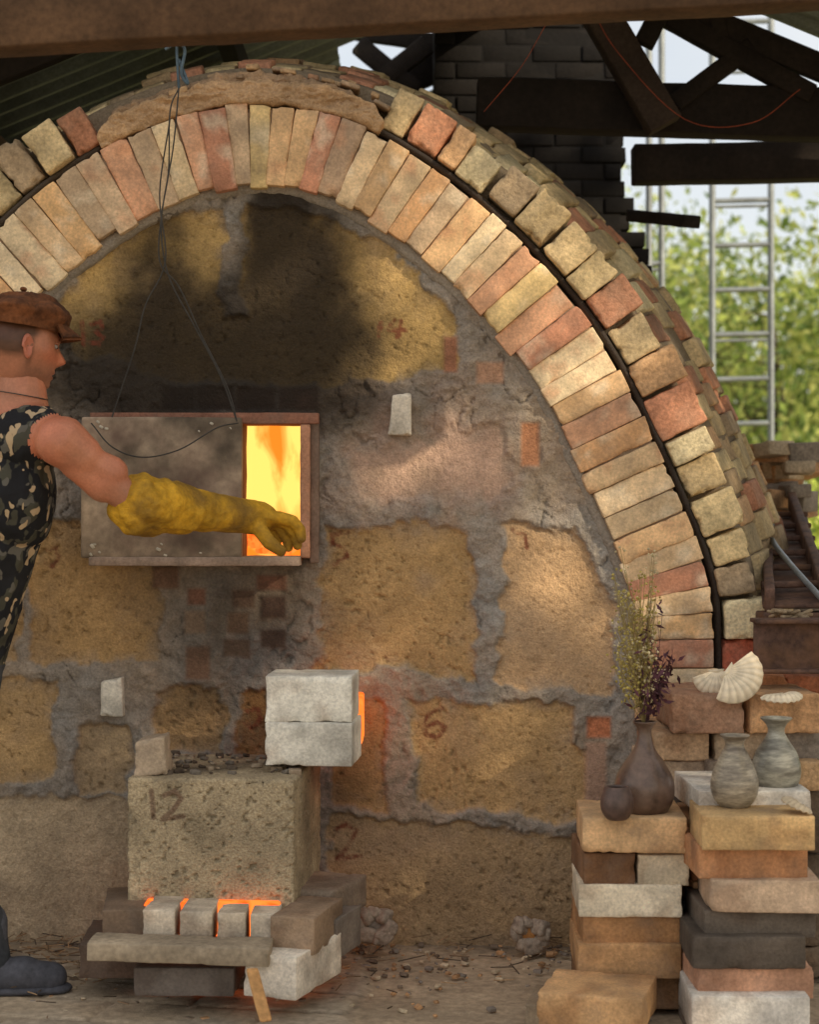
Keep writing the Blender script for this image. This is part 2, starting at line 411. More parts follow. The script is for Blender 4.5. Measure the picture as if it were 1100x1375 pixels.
for poly,c,p in blocks: blend(poly,c,-.006,p)
sb=[(218,262,519,551,(80,62,50)),(264,314,519,551,(74,56,46)),(318,370,519,551,(94,68,56)),(374,428,519,551,(104,78,64)),
 (640,676,487,515,(180,140,114)),(700,724,568,626,(180,126,92)),(788,820,962,990,(190,120,84)),(786,814,996,1080,(170,138,116)),
 (248,276,820,850,(170,144,120)),(252,276,790,812,(144,104,84)),(306,334,822,850,(142,114,92)),(312,342,792,816,(124,98,80)),(250,282,868,912,(144,112,90)),(345,385,772,792,(140,100,80)),(300,336,858,882,(116,96,80)),(350,384,800,830,(110,86,72)),(350,384,845,870,(104,84,72)),
 (205,240,760,790,(130,100,80)),(596,614,452,500,(160,110,84))]
for a,b,c,d,col in sb: blend([(a,c),(b,c),(b,d),(a,d)],lin(col),.010,.0,5,warp=False)
def ga(cx,cy,sx,sy,a=1): return a*np.exp(-(((X-cx)/sx)**2+((Y-cy)/sy)**2))
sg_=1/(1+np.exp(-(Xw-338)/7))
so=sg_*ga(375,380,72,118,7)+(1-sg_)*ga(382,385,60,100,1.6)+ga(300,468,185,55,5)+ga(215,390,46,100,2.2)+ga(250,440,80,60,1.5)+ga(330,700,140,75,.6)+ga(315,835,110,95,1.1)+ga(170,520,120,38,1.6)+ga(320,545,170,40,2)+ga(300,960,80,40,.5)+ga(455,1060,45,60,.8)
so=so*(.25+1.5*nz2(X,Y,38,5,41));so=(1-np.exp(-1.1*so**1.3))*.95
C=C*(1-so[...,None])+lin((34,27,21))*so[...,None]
lines=[[(594,950),(577,958),(568,972),(574,989),(590,989),(598,977),(586,970),(573,978)],
 [(110,432),(112,462)],[(122,436),(133,432),(136,440),(127,446),(137,453),(132,462),(121,461)],
 [(512,432),(508,450)],[(530,430),(521,442),(545,443)],[(538,431),(534,451)],
 [(452,1114),(466,1107),(478,1116),(470,1134),(452,1154),(484,1150)],
 [(468,714),(446,718),(446,732),(462,734),(466,748),(448,758)],
 [(690,712),(704,718),(708,735)],[(62,738),(74,736),(78,748),(70,760),(60,756)],[(332,955),(345,952),(350,965),(340,978),(330,972)]]
sk=strokes(X+(nz2(X,Y,9,2,50)-.5)*5,Y+(nz2(X,Y,9,2,51)-.5)*5,lines,3.0)*np.clip((nz2(X,Y,7,3,52)-.25)*2.5,.2,.85)
C=C*(1-sk[...,None])+lin((112,56,40))*sk[...,None]
inr=E(np.linspace(2,ST-2,300))+Nn(np.linspace(2,ST-2,300))*-70
keep=pip(X,Y,[tuple(p) for p in inr])
hole=(X>300)&(X<406)&(Y>566)&(Y<752)
keep&=~hole
V=np.stack([(X-550)/450,-H,CH+(687.5-Y)/450],-1).reshape(-1,3)
idx=np.arange(X.size).reshape(X.shape)
fk=keep[:-1,:-1]&keep[1:,:-1]&keep[1:,1:]&keep[:-1,1:]
fa=np.stack([idx[:-1,:-1][fk],idx[1:,:-1][fk],idx[1:,1:][fk],idx[:-1,1:][fk]],1)
us=np.unique(fa);rm=-np.ones(X.size,int);rm[us]=np.arange(len(us))
mkobj('front_wall',V[us],rm[fa],M_wall,np.clip(C.reshape(-1,3)[us],0,1),kiln)
# ---------------- stoke hole, door ----------------
A=Acc()
fr=lin((150,104,84))
hexa(A,pbox(120,428,554,569,5.44,.14),fr*.9,seg=(20,4,4),r=.003,rough=.002)
hexa(A,pbox(403,416,570,750,5.43,.18),lin((180,130,102)),seg=(3,5,20),r=.003,rough=.002)
hexa(A,pbox(416,428,555,756,5.45,.1),lin((120,98,84)),seg=(3,4,20),r=.003,rough=.003)
hexa(A,pbox(290,326,566,752,5.48,.14),lin((120,80,60)),seg=(3,5,20),r=.004,rough=.003)
hexa(A,pbox(118,402,748,760,5.37,.2),lin((160,138,122)),seg=(20,4,3),r=.003,rough=.002)
A.obj('door_frame',M_brick,kiln)
A=Acc()
hexa(A,pbox(108,324,560,750,5.385,.045,ry=.004),lin((146,128,108)),seg=(60,3,50),r=.005,rough=.0015,nsc=5,cvar=.8)
A.obj('door_slab',M_door,kiln)
A=Acc()
for i in range(14):
    q=P(random.choice([random.uniform(115,150),random.uniform(190,320)]),random.choice([random.uniform(565,580),random.uniform(728,748),random.uniform(728,748)]),5.384);s_=random.uniform(.002,.005)
    hexa(A,c8box(q-[s_*1.6,.003,s_],q+[s_*1.6,.003,s_],ry=random.uniform(0,1)),lin((200,190,172)),seg=(3,3,3),r=.002,rough=.002)
A.obj('plaster_flecks',M_brick,kiln)
fx0,fx1=P(270,0)[0],P(460,0)[0];z0,z1=P(0,800)[2],P(0,520)[2]
fv=[(fx0,.09,z0),(fx1,.09,z0),(fx1,.09,z1),(fx0,.09,z1),(fx0,.8,z0),(fx1,.8,z0),(fx1,.8,z1),(fx0,.8,z1)]
mkobj('fire_chamber',fv,[[4,5,6,7],[0,4,7,3],[1,2,6,5],[0,1,5,4],[3,7,6,2]],M_fire,None,kiln,False)
A=Acc()
for i in range(12):
    p=P(random.uniform(325,400),random.uniform(722,745),5.68);beam(A,p,p+np.array([random.uniform(-.08,.08),.12,random.uniform(0,.06)]),.02,.02,(1,1,1),seg=(5,3,3),rough=.004)
A.obj('burning_logs',M_ember,kiln)
# ---------------- firebox in front ----------------
def cast_block(name,c8,col,seg,parent,lines=None,smooth=.004,soot=None):
    A=Acc();hexa(A,c8,col,seg=seg,r=.007,rough=.0025,nsc=16,cvar=.3,seed=5,chip=.06)
    v=A.v[0];c=A.c[0]
    pn=vn(v*95,3);pit=np.clip((.30-pn)*8,0,1)
    ctr=v.mean(0);dd=ctr-v;ax=np.argmax(np.abs(dd)/np.abs(dd).max(0),axis=1)
    dirn=np.zeros_like(v);dirn[np.arange(len(v)),ax]=np.sign(dd[np.arange(len(v)),ax])
    v2=v+dirn*pit[:,None]*.006
    c=c*(1-.3*pit[:,None])
    if soot is not None: 
        s_=soot(v);c=c*(1-s_[:,None])+lin((60,52,46))*s_[:,None]
    if lines:
        px,py=proj(v);m=strokes(px,py,lines,3.4)*(v[:,1]<ctr[1]-.1)*.6;c=c*(1-m[:,None])+lin((84,48,38))*m[:,None]
    A.v[0]=v2;A.c[0]=c
    return A.obj(name,M_cast,parent)
b12=pbox(180,408,1046,1222,4.9,.5,rz=-math.radians(5.5))
cast_block('castable_block',b12,lin((174,156,126)),(130,70,100),kiln,
 [[(203,1062),(206,1098)],[(220,1068),(234,1062),(243,1072),(232,1088),(218,1100),(246,1096)]],soot=lambda v:np.clip((fbm(v*5,4,61)-.40)*2.8,0,.75)*np.clip((v[:,2]-.25)*3,0.15,1))
A=Acc()
for i in range(90):
    x_=random.uniform(195,400);q=P(x_,1044,4.98)+np.array([0,random.uniform(0,.4),0]);q[2]=.590;s_=random.uniform(.003,.012)
    hexa(A,c8box(q-[s_*1.5,s_,s_*.6],q+[s_*1.5,s_,s_*.6],rz=random.uniform(0,3),rx=random.uniform(-.4,.4)),random.choice([lin((120,110,98)),lin((80,66,54)),lin((160,140,116))]),seg=(3,3,3),r=.002,rough=.003)
A.obj('ash_and_chips',M_rough,kiln)
fb=empty('firebox_bricks');A=Acc()
wht=lin((228,222,208));dkb=lin((110,94,78));tan=lin((206,168,124));tan2=lin((192,148,106));gry=lin((142,130,118))
def bk_(px0,px1,py0,py1,d,dep,col,rz=0,ry=0,**k):
    kw=dict(seg=(18,9,9),r=.003,rough=.0016,nsc=20,cvar=.3,chip=.045);kw.update(k)
    hexa(A,pbox(px0,px1,py0,py1,d,dep,rz,ry),col,**kw)
    c=A.c[-1];v=A.v[-1];t_=fbm(v*16+random.random()*99,4,random.randint(0,999));k1=np.clip((t_-.54)*8,0,1)[:,None]*.5
    A.c[-1]=c*(1-k1)+c*np.array([.62,.52,.46])*k1
bk_(358,476,908,970,5.02,.22,wht,rz=-.06);bk_(360,478,971,1029,5.0,.22,wht*.95,rz=-.09)
bk_(128,190,1222,1262,4.80,.3,lin((130,108,88)),rz=.12)
for i,(a,b) in enumerate([(193,236),(242,286),(292,330),(336,374)]): bk_(a,b,1222+i*2,1266+i*2,4.74,.24,lin((208,192,170))*random.uniform(.85,1),rz=-.03+i*.01,seg=(8,14,8))
bk_(378,440,1232,1283,4.70,.26,lin((150,126,102)),rz=-.25)
bk_(392,470,1196,1240,4.98,.26,lin((146,128,110)),rz=-.35)
bk_(440,468,1235,1290,4.86,.2,gry*.8,rz=-.3)
bk_(102,200,1268,1314,4.86,.3,lin((104,84,70)),rz=.05)
bk_(350,428,1284,1342,4.62,.3,lin((224,212,194)),rz=-.35)
bk_(181,316,1300,1338,4.66,.25,lin((110,100,92)),rz=-.03)
bk_(200,350,1262,1300,4.95,.3,dkb)
A.obj('loose_bricks',M_brick,fb)
A=Acc();hexa(A,pbox(116,362,1270,1295,4.60,.12,ry=.03),lin((154,138,116)),seg=(40,5,4),r=.003,rough=.003,nsc=12,chip=.06);A.obj('plank',M_wooda,fb)
A=Acc();beam(A,P(338,1300,4.5),P(356,1372,4.4),.030,.008,lin((200,150,96)));A.obj('wood_splinter',M_wooda,fb)
A=Acc();hexa(A,pbox(192,376,1213,1258,4.85,.3),(1,1,1),rough=0);A.obj('embers',M_ember,fb)
A=Acc();hexa(A,pbox(456,487,938,1000,5.26,.2),(1,1,1),rough=0);A.obj('fire_glimpse',M_ember,fb)
def plug(px0,px1,py0,py1,d,dep,name,col,tp=.15):
    c=pbox(px0,px1,py0,py1,d,dep,ry=random.uniform(-.05,.05));w=c[1,0,0]-c[0,0,0]
    c[0,:,1]+=w*tp;c[1,:,1]-=w*tp*.6;c[0,:,1,2]-=.012
    A=Acc();hexa(A,c,col,seg=(12,6,16),r=.004,rough=.003,nsc=28,cvar=.3,chip=.07);return A.obj(name,M_brick,None)
plug(178,223,990,1042,4.96,.13,'spyhole_plug',lin((196,174,148)),.10)
plug(522,554,526,584,5.44,.10,'spyhole_plug',lin((224,212,194)),.14)
plug(133,164,910,963,5.44,.10,'spyhole_plug',lin((218,210,194)),.06)
A=Acc()
for cx,cy,d in ((503,1243,5.35),(712,1255,5.38)):
    c=P(cx,cy,d)
    for k in range(8):
        a=k*2*math.pi/8+random.uniform(-.2,.2);q=c+np.array([math.cos(a)*.040,0,math.sin(a)*.034]);e_=random.uniform(.016,.026)
        hexa(A,c8box(q-e_,q+e_,rz=random.random(),ry=random.random()),lin((168,150,132)),seg=(6,6,6),r=.010,rough=.010)
    hexa(A,c8box(c-.03+np.array([0,.02,0]),c+.03+np.array([0,.02,0])),lin((190,130,70)) if cx>600 else lin((140,128,116)),seg=(4,4,4),r=.02,rough=.006)
A.obj('clay_ports',M_rough,kiln)
# ---------------- right brick shelf and stacks ----------------
shelf=empty('brick_shelf');A=Acc()
def row(px0,px1,py0,py1,d,dep,n,cols,rough=.004):
    w=(px1-px0)/n
    for i in range(n):
        bk_(px0+i*w+1,px0+(i+1)*w-1,py0+random.uniform(-2,2),py1,d+random.uniform(-.03,.03),dep,np.array(cols[i%len(cols)])*random.uniform(.85,1.1),rz=random.uniform(-.05,.05),rough=rough,r=.005,chip=.1)
org=lin((190,132,94))
row(903,1100,930,985,5.0,.35,2,[lin((166,126,100)),tan2])
row(880,1110,984,1022,5.02,.35,3,[lin((190,156,122)),lin((196,170,140)),gry])
row(870,1110,1022,1062,5.0,.35,3,[lin((204,178,150)),lin((130,112,96)),tan])
for k in range(7): row(860,1110,1062+k*42,1103+k*42,5.02,.35,3,[gry,tan2,dkb])
row(985,1200,906,932,5.25,.35,3,[lin((206,140,96)),lin((196,120,84))])
for k in range(8): row(965,1200,932+k*40,971+k*40,5.3,.3,4,[dkb,org])
A.obj('shelf_bricks',M_rough,shelf)
stk=empty('brick_stack');A=Acc()
bk_(786,926,1098,1146,4.68,.30,tan,rz=-.04);bk_(783,852,1146,1188,4.7,.3,lin((130,96,68)),rz=.02);bk_(856,925,1148,1190,4.7,.3,lin((214,198,170)),rz=.02)
bk_(780,919,1188,1232,4.69,.3,lin((220,206,180)),rz=-.03);bk_(782,918,1230,1272,4.7,.3,lin((170,126,84)),rz=.02)
bk_(778,917,1268,1314,4.68,.3,lin((184,142,98)),rz=-.02);bk_(784,930,1312,1356,4.72,.3,lin((140,108,78)),rz=.04)
A.obj('bricks',M_brick,stk)
stk=empty('brick_stack');A=Acc()
bk_(936,1088,1062,1098,4.62,.36,lin((215,208,196)),rz=.03)
bk_(946,1097,1096,1142,4.45,.26,lin((202,166,116)),rz=-.03);bk_(936,1084,1136,1180,4.5,.28,lin((196,142,100)),rz=.03)
bk_(958,1106,1182,1226,4.47,.28,lin((204,176,148)),rz=-.05);bk_(945,1095,1222,1260,4.5,.28,lin((96,86,76)),rz=.02)
bk_(932,1084,1258,1302,4.46,.28,lin((86,76,66)),rz=-.02);bk_(935,1092,1300,1342,4.48,.28,lin((200,152,122)),rz=.03)
bk_(932,1090,1338,1392,4.43,.28,lin((220,212,200)),rz=-.03);bk_(934,1090,1390,1420,4.45,.28,gry)
for k in range(7): bk_(928,1060,1100+k*42,1140+k*42,4.76,.28,random.choice([dkb,tan2,wht*.8,org]),rz=random.uniform(-.04,.04))
A.obj('bricks',M_brick,stk)
stk=empty('loose_brick');A=Acc()
bk_(738,882,1338,1384,4.42,.24,lin((208,164,116)),rz=-.28)
bk_(716,760,1350,1384,4.62,.2,lin((164,144,118)),rz=-.2);A.obj('bricks',M_brick,stk)
# ---------------- pottery ----------------
def pot(name,cx,d,prof,col,rough=.45,wob=.01,**k):
    sc=d/F;base=max(p[1] for p in prof);c=P(cx,base,d)
    pr=[(r*sc,(base-y)*sc) for r,y in prof]
    q=catmull([(a,b,0) for a,b in pr],5);pr=[(max(a,0),b) for a,b,_ in q]
    m=material(name+'_glaze',col,rough,ns=14,na=.45,fs=60,fa=.25,bumps=((40,.3,.003),),spec=.5,**k)
    return revolve(name,pr,c,m,None,48,wob)
pot('bottle_vase',866,4.78,[(0,1094),(22,1094),(35,1082),(40,1062),(37,1042),(26,1022),(15,1006),(10,990),(10,978),(16,970),(14,969),(7,980),(6,1000)],lin((100,78,66)),.34,dust=(tuple(lin((136,112,94))),9,.5))
pot('small_cup',829,4.66,[(0,1100),(13,1100),(21,1088),(22,1074),(18,1060),(16,1056),(13,1058),(15,1072),(0,1090)],lin((90,70,62)),.5)
pot('bottle_vase',987,4.60,[(0,1084),(16,1084),(28,1072),(32,1054),(28,1034),(19,1014),(13,1002),(14,993),(20,988),(18,987),(9,996),(8,1010)],lin((160,148,128)),.38,stretch=(1,1,4),dust=(tuple(lin((92,80,68))),9,.9))
pot('bottle_vase',1043,4.72,[(0,1064),(18,1064),(29,1052),(33,1034),(28,1012),(17,994),(11,982),(14,972),(21,965),(19,964),(8,975),(7,990)],lin((146,142,128)),.38,stretch=(1,1,4),dust=(tuple(lin((88,82,72))),9,.9))
def shell(name,cx,cy,d,R,tilt,yaw,roll,col):
    nr,nt=22,90;v=[];c=[]
    for i in range(nr+1):
        r=i/nr
        for j in range(nt+1):
            a=(j/nt-.5)*math.radians(150);rib=math.cos(a*24)
            rr=R*r*(1-.10*(abs(a)/1.3)**3)
            z=R*.5*math.sin(math.pi*min(1,r*.8+.0))*math.cos(a*.85)*(r**.35)
            z+=rib*.028*R*r
            v.append((rr*math.sin(a),rr*math.cos(a)-R*.5,z))
            c.append(np.array(col)*(.80+.20*(rib*.5+.5))*(1-.14*math.sin(r*22)*.5))
    f=[(i*(nt+1)+j,(i+1)*(nt+1)+j,(i+1)*(nt+1)+j+1,i*(nt+1)+j+1) for i in range(nr) for j in range(nt)]
    b=len(v);v+=[(-R*.3,-R*.52,0.01),(R*.3,-R*.52,0.01),(R*.18,-R*.34,R*.1),(-R*.18,-R*.34,R*.1)];c+=[np.array(col)]*4;f.append((b,b+1,b+2,b+3))
    Mx=Matrix.Translation(Vector(P(cx,cy,d)))@Matrix.Rotation(yaw,4,'Z')@Matrix.Rotation(tilt,4,'X')@Matrix.Rotation(roll,4,'Z')
    o=mkobj(name,[tuple(Mx@Vector(q)) for q in v],np.array(f),M_shell,np.array(c))
    s=o.modifiers.new('s','SOLIDIFY');s.thickness=.003
    return o
shc=lin((244,226,196))
shell('scallop_shell',994,916,4.98,.096,math.radians(72),.1,math.radians(230),shc)
shell('scallop_shell',964,918,5.05,.074,math.radians(80),-.2,math.radians(185),shc*.9)
shell('scallop_shell',1052,944,4.92,.070,math.radians(24),.2,math.radians(190),shc)
shell('oyster_shell',1068,1088,4.5,.06,math.radians(12),.5,math.radians(80),lin((200,180,150)))
# dried flowers
A=Acc();vv=P(866,975,4.78)
def stem(p0,p1,r,col,acc):
    t=p1-p0;s=np.cross(t,[0,1,0]);s/=max(np.linalg.norm(s),1e-6);n=np.cross(t,s);n/=max(np.linalg.norm(n),1e-6)
    ring=[s*r,(n*.87-s*.5)*r,(-n*.87-s*.5)*r]
    v=[p0+a for a in ring]+[p1+a*.7 for a in ring]
    acc.add(v,np.array([[0,1,4,3],[1,2,5,4],[2,0,3,5]]),col)
def blob(acc,p,r,col):
    o=np.array([[1,0,0],[-1,0,0],[0,1,0],[0,-1,0],[0,0,1],[0,0,-1]])*r*RS.uniform(.6,1.3,(6,1))
    f=[[0,2,4,4],[2,1,4,4],[1,3,4,4],[3,0,4,4],[2,0,5,5],[1,2,5,5],[3,1,5,5],[0,3,5,5]]
    acc.add(p+o,np.array([[a,b,c,c] for a,b,c,_ in f]),col)
for i in range(78):
    if i<52: tx,ty=random.uniform(820,885),random.uniform(770,905)
    else: tx,ty=random.uniform(855,905),random.uniform(865,930)
    if i%9==0: ty-=60
    tip=P(tx,ty,4.78+random.uniform(-.1,.1));col=lin((150,132,84)) if i<52 else lin((84,56,58))
    mid=vv+(tip-vv)*.5+RS.normal(0,.012,3);mid[0]=vv[0]*.6+tip[0]*.4+random.gauss(0,.008)
    pts=catmull([vv-np.array([0,0,.05]),vv,mid,tip],4)
    for a,b in zip(pts[:-1],pts[1:]): stem(a,b,.0012,col,A)
    for k in range(18 if i<52 else 12):
        q=pts[-1-random.randint(0,5)]+RS.normal(0,.010 if i<52 else .012,3);stem(pts[-3],q,.0006,col,A) if k%3==0 else None
        cc=(lin((186,168,92)) if i%3 else lin((200,184,144))) if i<52 else lin((84,50,58))
        if i<52: blob(A,q,.0040,cc*random.uniform(.6,1.2))
        else:
            t=RS.normal(0,1,3);t/=np.linalg.norm(t);u_=np.cross(t,RS.normal(0,1,3));u_/=np.linalg.norm(u_)
            A.add([q,q+t*.012+u_*.005,q+t*.03,q+t*.012-u_*.005],[[0,1,2,3]],cc*random.uniform(.7,1.4))
V_=np.concatenate(A.v);F_=[tuple(dict.fromkeys(q)) for f in A.f for q in f.tolist()];C_=np.concatenate(A.c)
mkobj('dried_flowers',V_,F_,M_dry,C_,None,False)
# ---------------- steel stuff on the right ----------------
st_=empty('rusty_steel_beam');A=Acc()
a=P(1016,905,5.1);b=P(1016,832,5.1)
x0=a[0];x1=x0+1.2
hexa(A,c8box((x0,a[1],a[2]),(x1,a[1]+.10,a[2]+.012)),(1,1,1),seg=(12,3,2),r=.003,rough=.001)
hexa(A,c8box((x0,a[1],b[2]-.012),(x1,a[1]+.10,b[2])),(1,1,1),seg=(12,3,2),r=.003,rough=.001)
hexa(A,c8box((x0+.002,a[1]+.045,a[2]),(x1,a[1]+.055,b[2])),(1,1,1),seg=(12,3,4),r=.003,rough=.001)
A.obj('i_beam',M_rust,st_)
st_=empty('steel_channel');A=Acc()
for (xa,ya,da,xb,yb,db) in ((1034,806,5.3,1030,690,7.2),(1112,806,5.3,1064,672,7.2)):
    beam(A,P(xa,ya,da),P(xb,yb,db),.03,.07,(1,1,1),seg=(8,3,3))
beam(A,P(1072,815,5.3),P(1048,690,7.2),.2,.015,(1,1,1),seg=(8,3,3))
for t in np.linspace(.1,.9,6): 
    p=P(1072,800,5.3)*(1-t)+P(1048,682,7.2)*t;beam(A,p-[.1,0,0],p+[.1,0,0],.03,.02,(1,1,1))
beam(A,P(1020,828,5.35),P(1130,828,5.35),.12,.03,(1,1,1))
A.obj('channel',M_rust,st_)
tube('steel_rod',catmull([P(1040,690,6.6),P(1036,720,6.2),P(1060,755,5.7),P(1108,808,5.2)],6),.009,M_steel,st_)
A=Acc()
for i in range(24):
    q=P(random.uniform(1022,1075),random.uniform(600,690),7.6+random.uniform(-.4,.4));s_=random.uniform(.03,.075)
    hexa(A,c8box(q-[s_*1.5,s_,s_*.6],q+[s_*1.5,s_,s_*.6],rz=random.uniform(0,3),rx=random.uniform(-.3,.3)),random.choice([gry,tan2,lin((190,170,144))]),seg=(4,4,4),r=.005,rough=.005)
for k in range(13):
    z=.04+k*.085
    for j in range(2): 
        hexa(A,c8box((1.42+j*.22,1.7,z-.04),(1.62+j*.22,2.3,z+.04)),gry*.8,seg=(4,4,3),rough=.005)
A.obj('rubble_pile',M_rough,None)
A=Acc()
for i in range(9): beam(A,P(random.uniform(1030,1100),random.uniform(818,832),5.2),P(random.uniform(1030,1100),random.uniform(818,832),5.28),.012,.01,lin((150,130,104)),seg=(6,2,2))
A.obj('stick_pile',M_wooda,None)
# ---------------- chimney ----------------
A=Acc();cx0,cx1=P(582,0,8.2)[0],P(838,0,8.2)[0]
z=1.2;k=0
while z<4.6:
    stp=max(0,(2.75-z))*.32; hi=cx1+stp+random.uniform(-.01,.02)
    x=cx0-(.12 if k%2 else 0)
    while x<hi:
        w=.22;e=min(x+w,hi)
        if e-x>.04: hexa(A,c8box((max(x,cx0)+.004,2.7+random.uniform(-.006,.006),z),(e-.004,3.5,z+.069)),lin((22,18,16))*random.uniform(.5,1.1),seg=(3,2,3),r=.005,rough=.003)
        x=e
    z+=.075;k+=1
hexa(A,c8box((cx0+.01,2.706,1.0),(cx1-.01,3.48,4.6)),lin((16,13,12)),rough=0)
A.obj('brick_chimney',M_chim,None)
# ---------------- shed ----------------
shed=empty('timber_shed')
RX,RZ,SL=.3,3.6,.41;YF=-.35
def roofz(x): return RZ-SL*abs(x-RX)
def sheet(name,xa,xb,ya,yb,off=0):
    yy=np.arange(ya,yb,.02);xx=np.linspace(xa,xb,6)
    X_,Y_=np.meshgrid(xx,yy)
    ph=(Y_/.17)%1;pr=np.clip(np.abs(ph-.5)*8-1.2,0,1)*.028
    Z_=RZ-SL*np.abs(X_-RX)+pr+off
    n=np.arange(X_.size).reshape(X_.shape)
    f=np.stack([n[:-1,:-1].ravel(),n[:-1,1:].ravel(),n[1:,1:].ravel(),n[1:,:-1].ravel()],1)
    return mkobj(name,np.stack([X_,Y_,Z_],-1).reshape(-1,3),f,M_roof,None,shed,False)
sheet('roof_sheet_left',-4.2,-.32,YF,6.5);sheet('roof_sheet_left_ridge_front',-.32,RX,YF,2.75,.002);sheet('roof_sheet_left_ridge_back',-.32,RX,4.3,6.5,.002)
sheet('roof_sheet_right',RX,4.6,YF,1.55)
A=Acc();dk=lin((38,31,26))
def bm(p0,p1,w,h,col=dk,**k): beam(A,p0,p1,w,h,col,**k)
bm(P(-500,54,4.25),P(1500,-60,4.25),.10,.155,lin((84,62,44)),seg=(60,3,3))
for x in (-3.6,-2.6,-1.65,-.7): bm((x,YF,roofz(x)-.07),(x,6.4,roofz(x)-.07),.07,.1,lin((140,108,78)) if x==-1.65 else dk,seg=(30,3,3))
for x in (.95,1.9,2.9,3.9): bm((x,YF,roofz(x)-.06),(x,1.5,roofz(x)-.06),.07,.1)
bm((RX,YF,RZ-.08),(RX,6.4,RZ-.08),.05,.16,seg=(30,3,3))
for y in (.6,3.2,4.4):
    bm((-4.2,y,roofz(-4.2)-.14),(RX,y,RZ-.14),.06,.13,seg=(20,3,3))
for y in (3.0,4.2):
    for q in (((480,60),(560,125)),((575,60),(495,120))): bm(P(*q[0],D0+y),P(*q[1],D0+y),.05,.09)
bm(P(460,40,8.6),P(600,60,8.6),.05,.08)
bm(P(640,140,7.05),P(1500,168,7.05),.12,.19,seg=(30,3,3));bm(P(850,222,7.4),P(1500,210,7.4),.12,.15,seg=(30,3,3))
bm(P(880,14,7.0),P(1090,128,7.0),.07,.075);bm(P(1010,62,7.0),P(905,140,7.0),.06,.07);bm(P(958,0,7.0),P(966,52,7.0),.06,.07)
bm(P(795,0,6.9),P(893,170,6.9),.1,.13,lin((58,47,39)));bm(P(865,60,6.95),P(905,-20,6.95),.06,.08)
bm(P(860,5,7.1),P(1130,-5,7.1),.08,.06)
bm(P(852,290,7.6),P(930,298,7.2),.08,.05)
bm((RX,1.5,RZ-.1),(4.6,1.5,roofz(4.6)-.1),.05,.1)
for x,y in ((-3.9,-1.25),(4.3,-1.25),(4.3,1.5),(-3.9,6.0),(-3.9,2.5)): bm((x,y,0),(x,y,roofz(x)-.05 if y>YF else 2.5),.14,.14)
A.obj('timbers',M_wooda,shed)
A=Acc();beam(A,P(845,18,6.8),P(900,12,6.8),.05,.02,lin((170,40,34)));A.obj('red_strap',M_wooda,shed)
def ladder(x0,x1,y0,y1,d,n,r):
    e=empty('scaffold_ladder')
    for x in (x0,x1): tube('upright',[P(x,y0,d),P(x,y1,d)],r,M_steel,e)
    for k in range(n):
        y=y0+(y1-y0)*(k+.5)/n;tube('rung_%d'%k,[P(x0,y,d),P(x1,y-2,d)],r*.8,M_steel,e)
        if k%3==1: tube('brace_%d'%k,[P(x0,y+8,d),P(x1,y+6,d)],r*.5,M_steel,e)
ladder(957,1036,0,900,12,15,.022);ladder(872,889,10,700,11,3,.02)
tube('orange_cable',catmull([P(790,0,6.6),P(830,70,6.6),P(920,160,6.6),P(1010,165,6.6),P(1075,120,6.6)],8),.0018,material('orange_cable_plastic',(.25,.05,.02),bumps=()))
tube('orange_cable',catmull([P(735,30,6.0),P(700,90,6.0),P(650,150,6.0)],8),.0012,bpy.data.materials['orange_cable_plastic'])
e=empty('door_suspension_rope')
tube('rope',catmull([P(240,-60,5.1),P(242,0,5.1),P(237,58,5.1),P(240,118,5.1)],6),.004,M_rope,e)
tube('knot',catmull([P(222,66,5.1),P(238,58,5.08),P(248,68,5.1),P(243,98,5.1),P(252,112,5.1),P(240,80,5.12)],6),.0045,M_rope,e)
for pts in ([(240,118),(228,150),(226,230),(216,300),(226,370),(262,440),(296,505),(318,566)],[(240,118),(232,200),(218,280),(214,350),(240,385),(270,450),(305,520),(318,566)],[(228,160),(214,260),(222,350),(195,410),(180,470),(150,560)]):
    tube('wire',catmull([P(*p,5.3) for p in pts],6),.0022,M_wire,e)
tube('wire_loop',catmull([P(320,568,5.33),P(290,575,5.33),P(240,604,5.33),P(190,614,5.33),P(150,600,5.33),P(122,568,5.33)],8),.002,M_wire,e)
# ---------------- ground ----------------
gx=np.concatenate([np.linspace(-200,-3,12)[:-1],np.arange(-3,3.2,.012),np.linspace(3.2,200,12)[1:]])
gy=np.concatenate([np.linspace(-60,-2.2,8)[:-1],np.arange(-2.2,.4,.012),np.linspace(.4,300,40)[1:]])
GX,GY=np.meshgrid(gx,gy);near=np.clip(1-(np.maximum(np.abs(GX)-2.6,0)+np.maximum(-GY-2.0,0)+np.maximum(GY-.3,0))*2,0,1)
def n_(s,o,sd): return nz2(GX,GY,s,o,sd)
GZ=near*(.030*(n_(.5,4,71)-.5)+.010*(n_(.06,3,72)-.5))
a_=math.radians(-12);wU=(n_(.25,3,78)-.5)*.03;U=GX*math.cos(a_)+GY*math.sin(a_)+wU;Wd=-GX*math.sin(a_)+GY*math.cos(a_)+wU
pm=np.clip((-.12-GX+(n_(.3,2,75)-.5)*.15)*30,0,1)*near
ci=np.floor(Wd/.20);uu=(U/.42+(ci%2)*.5)%1;ww=(Wd/.20)%1
joint=np.clip(1.3-np.minimum(np.minimum(uu,1-uu)*.42,np.minimum(ww,1-ww)*.20)/.008,0,1)
GZ=GZ*(1-.7*pm)+pm*(.010-.008*joint)
dirt=lin((178,158,132));pav=lin((188,172,150));grass=lin((150,146,96))
gc=dirt*(.60+.8*n_(.25,5,76))[...,None]*(.8+.4*n_(.03,3,79))[...,None]
cell=_h(np.floor(U/.42+(ci%2)*.5).astype(np.int64),ci.astype(np.int64),ci.astype(np.int64)*0,5)
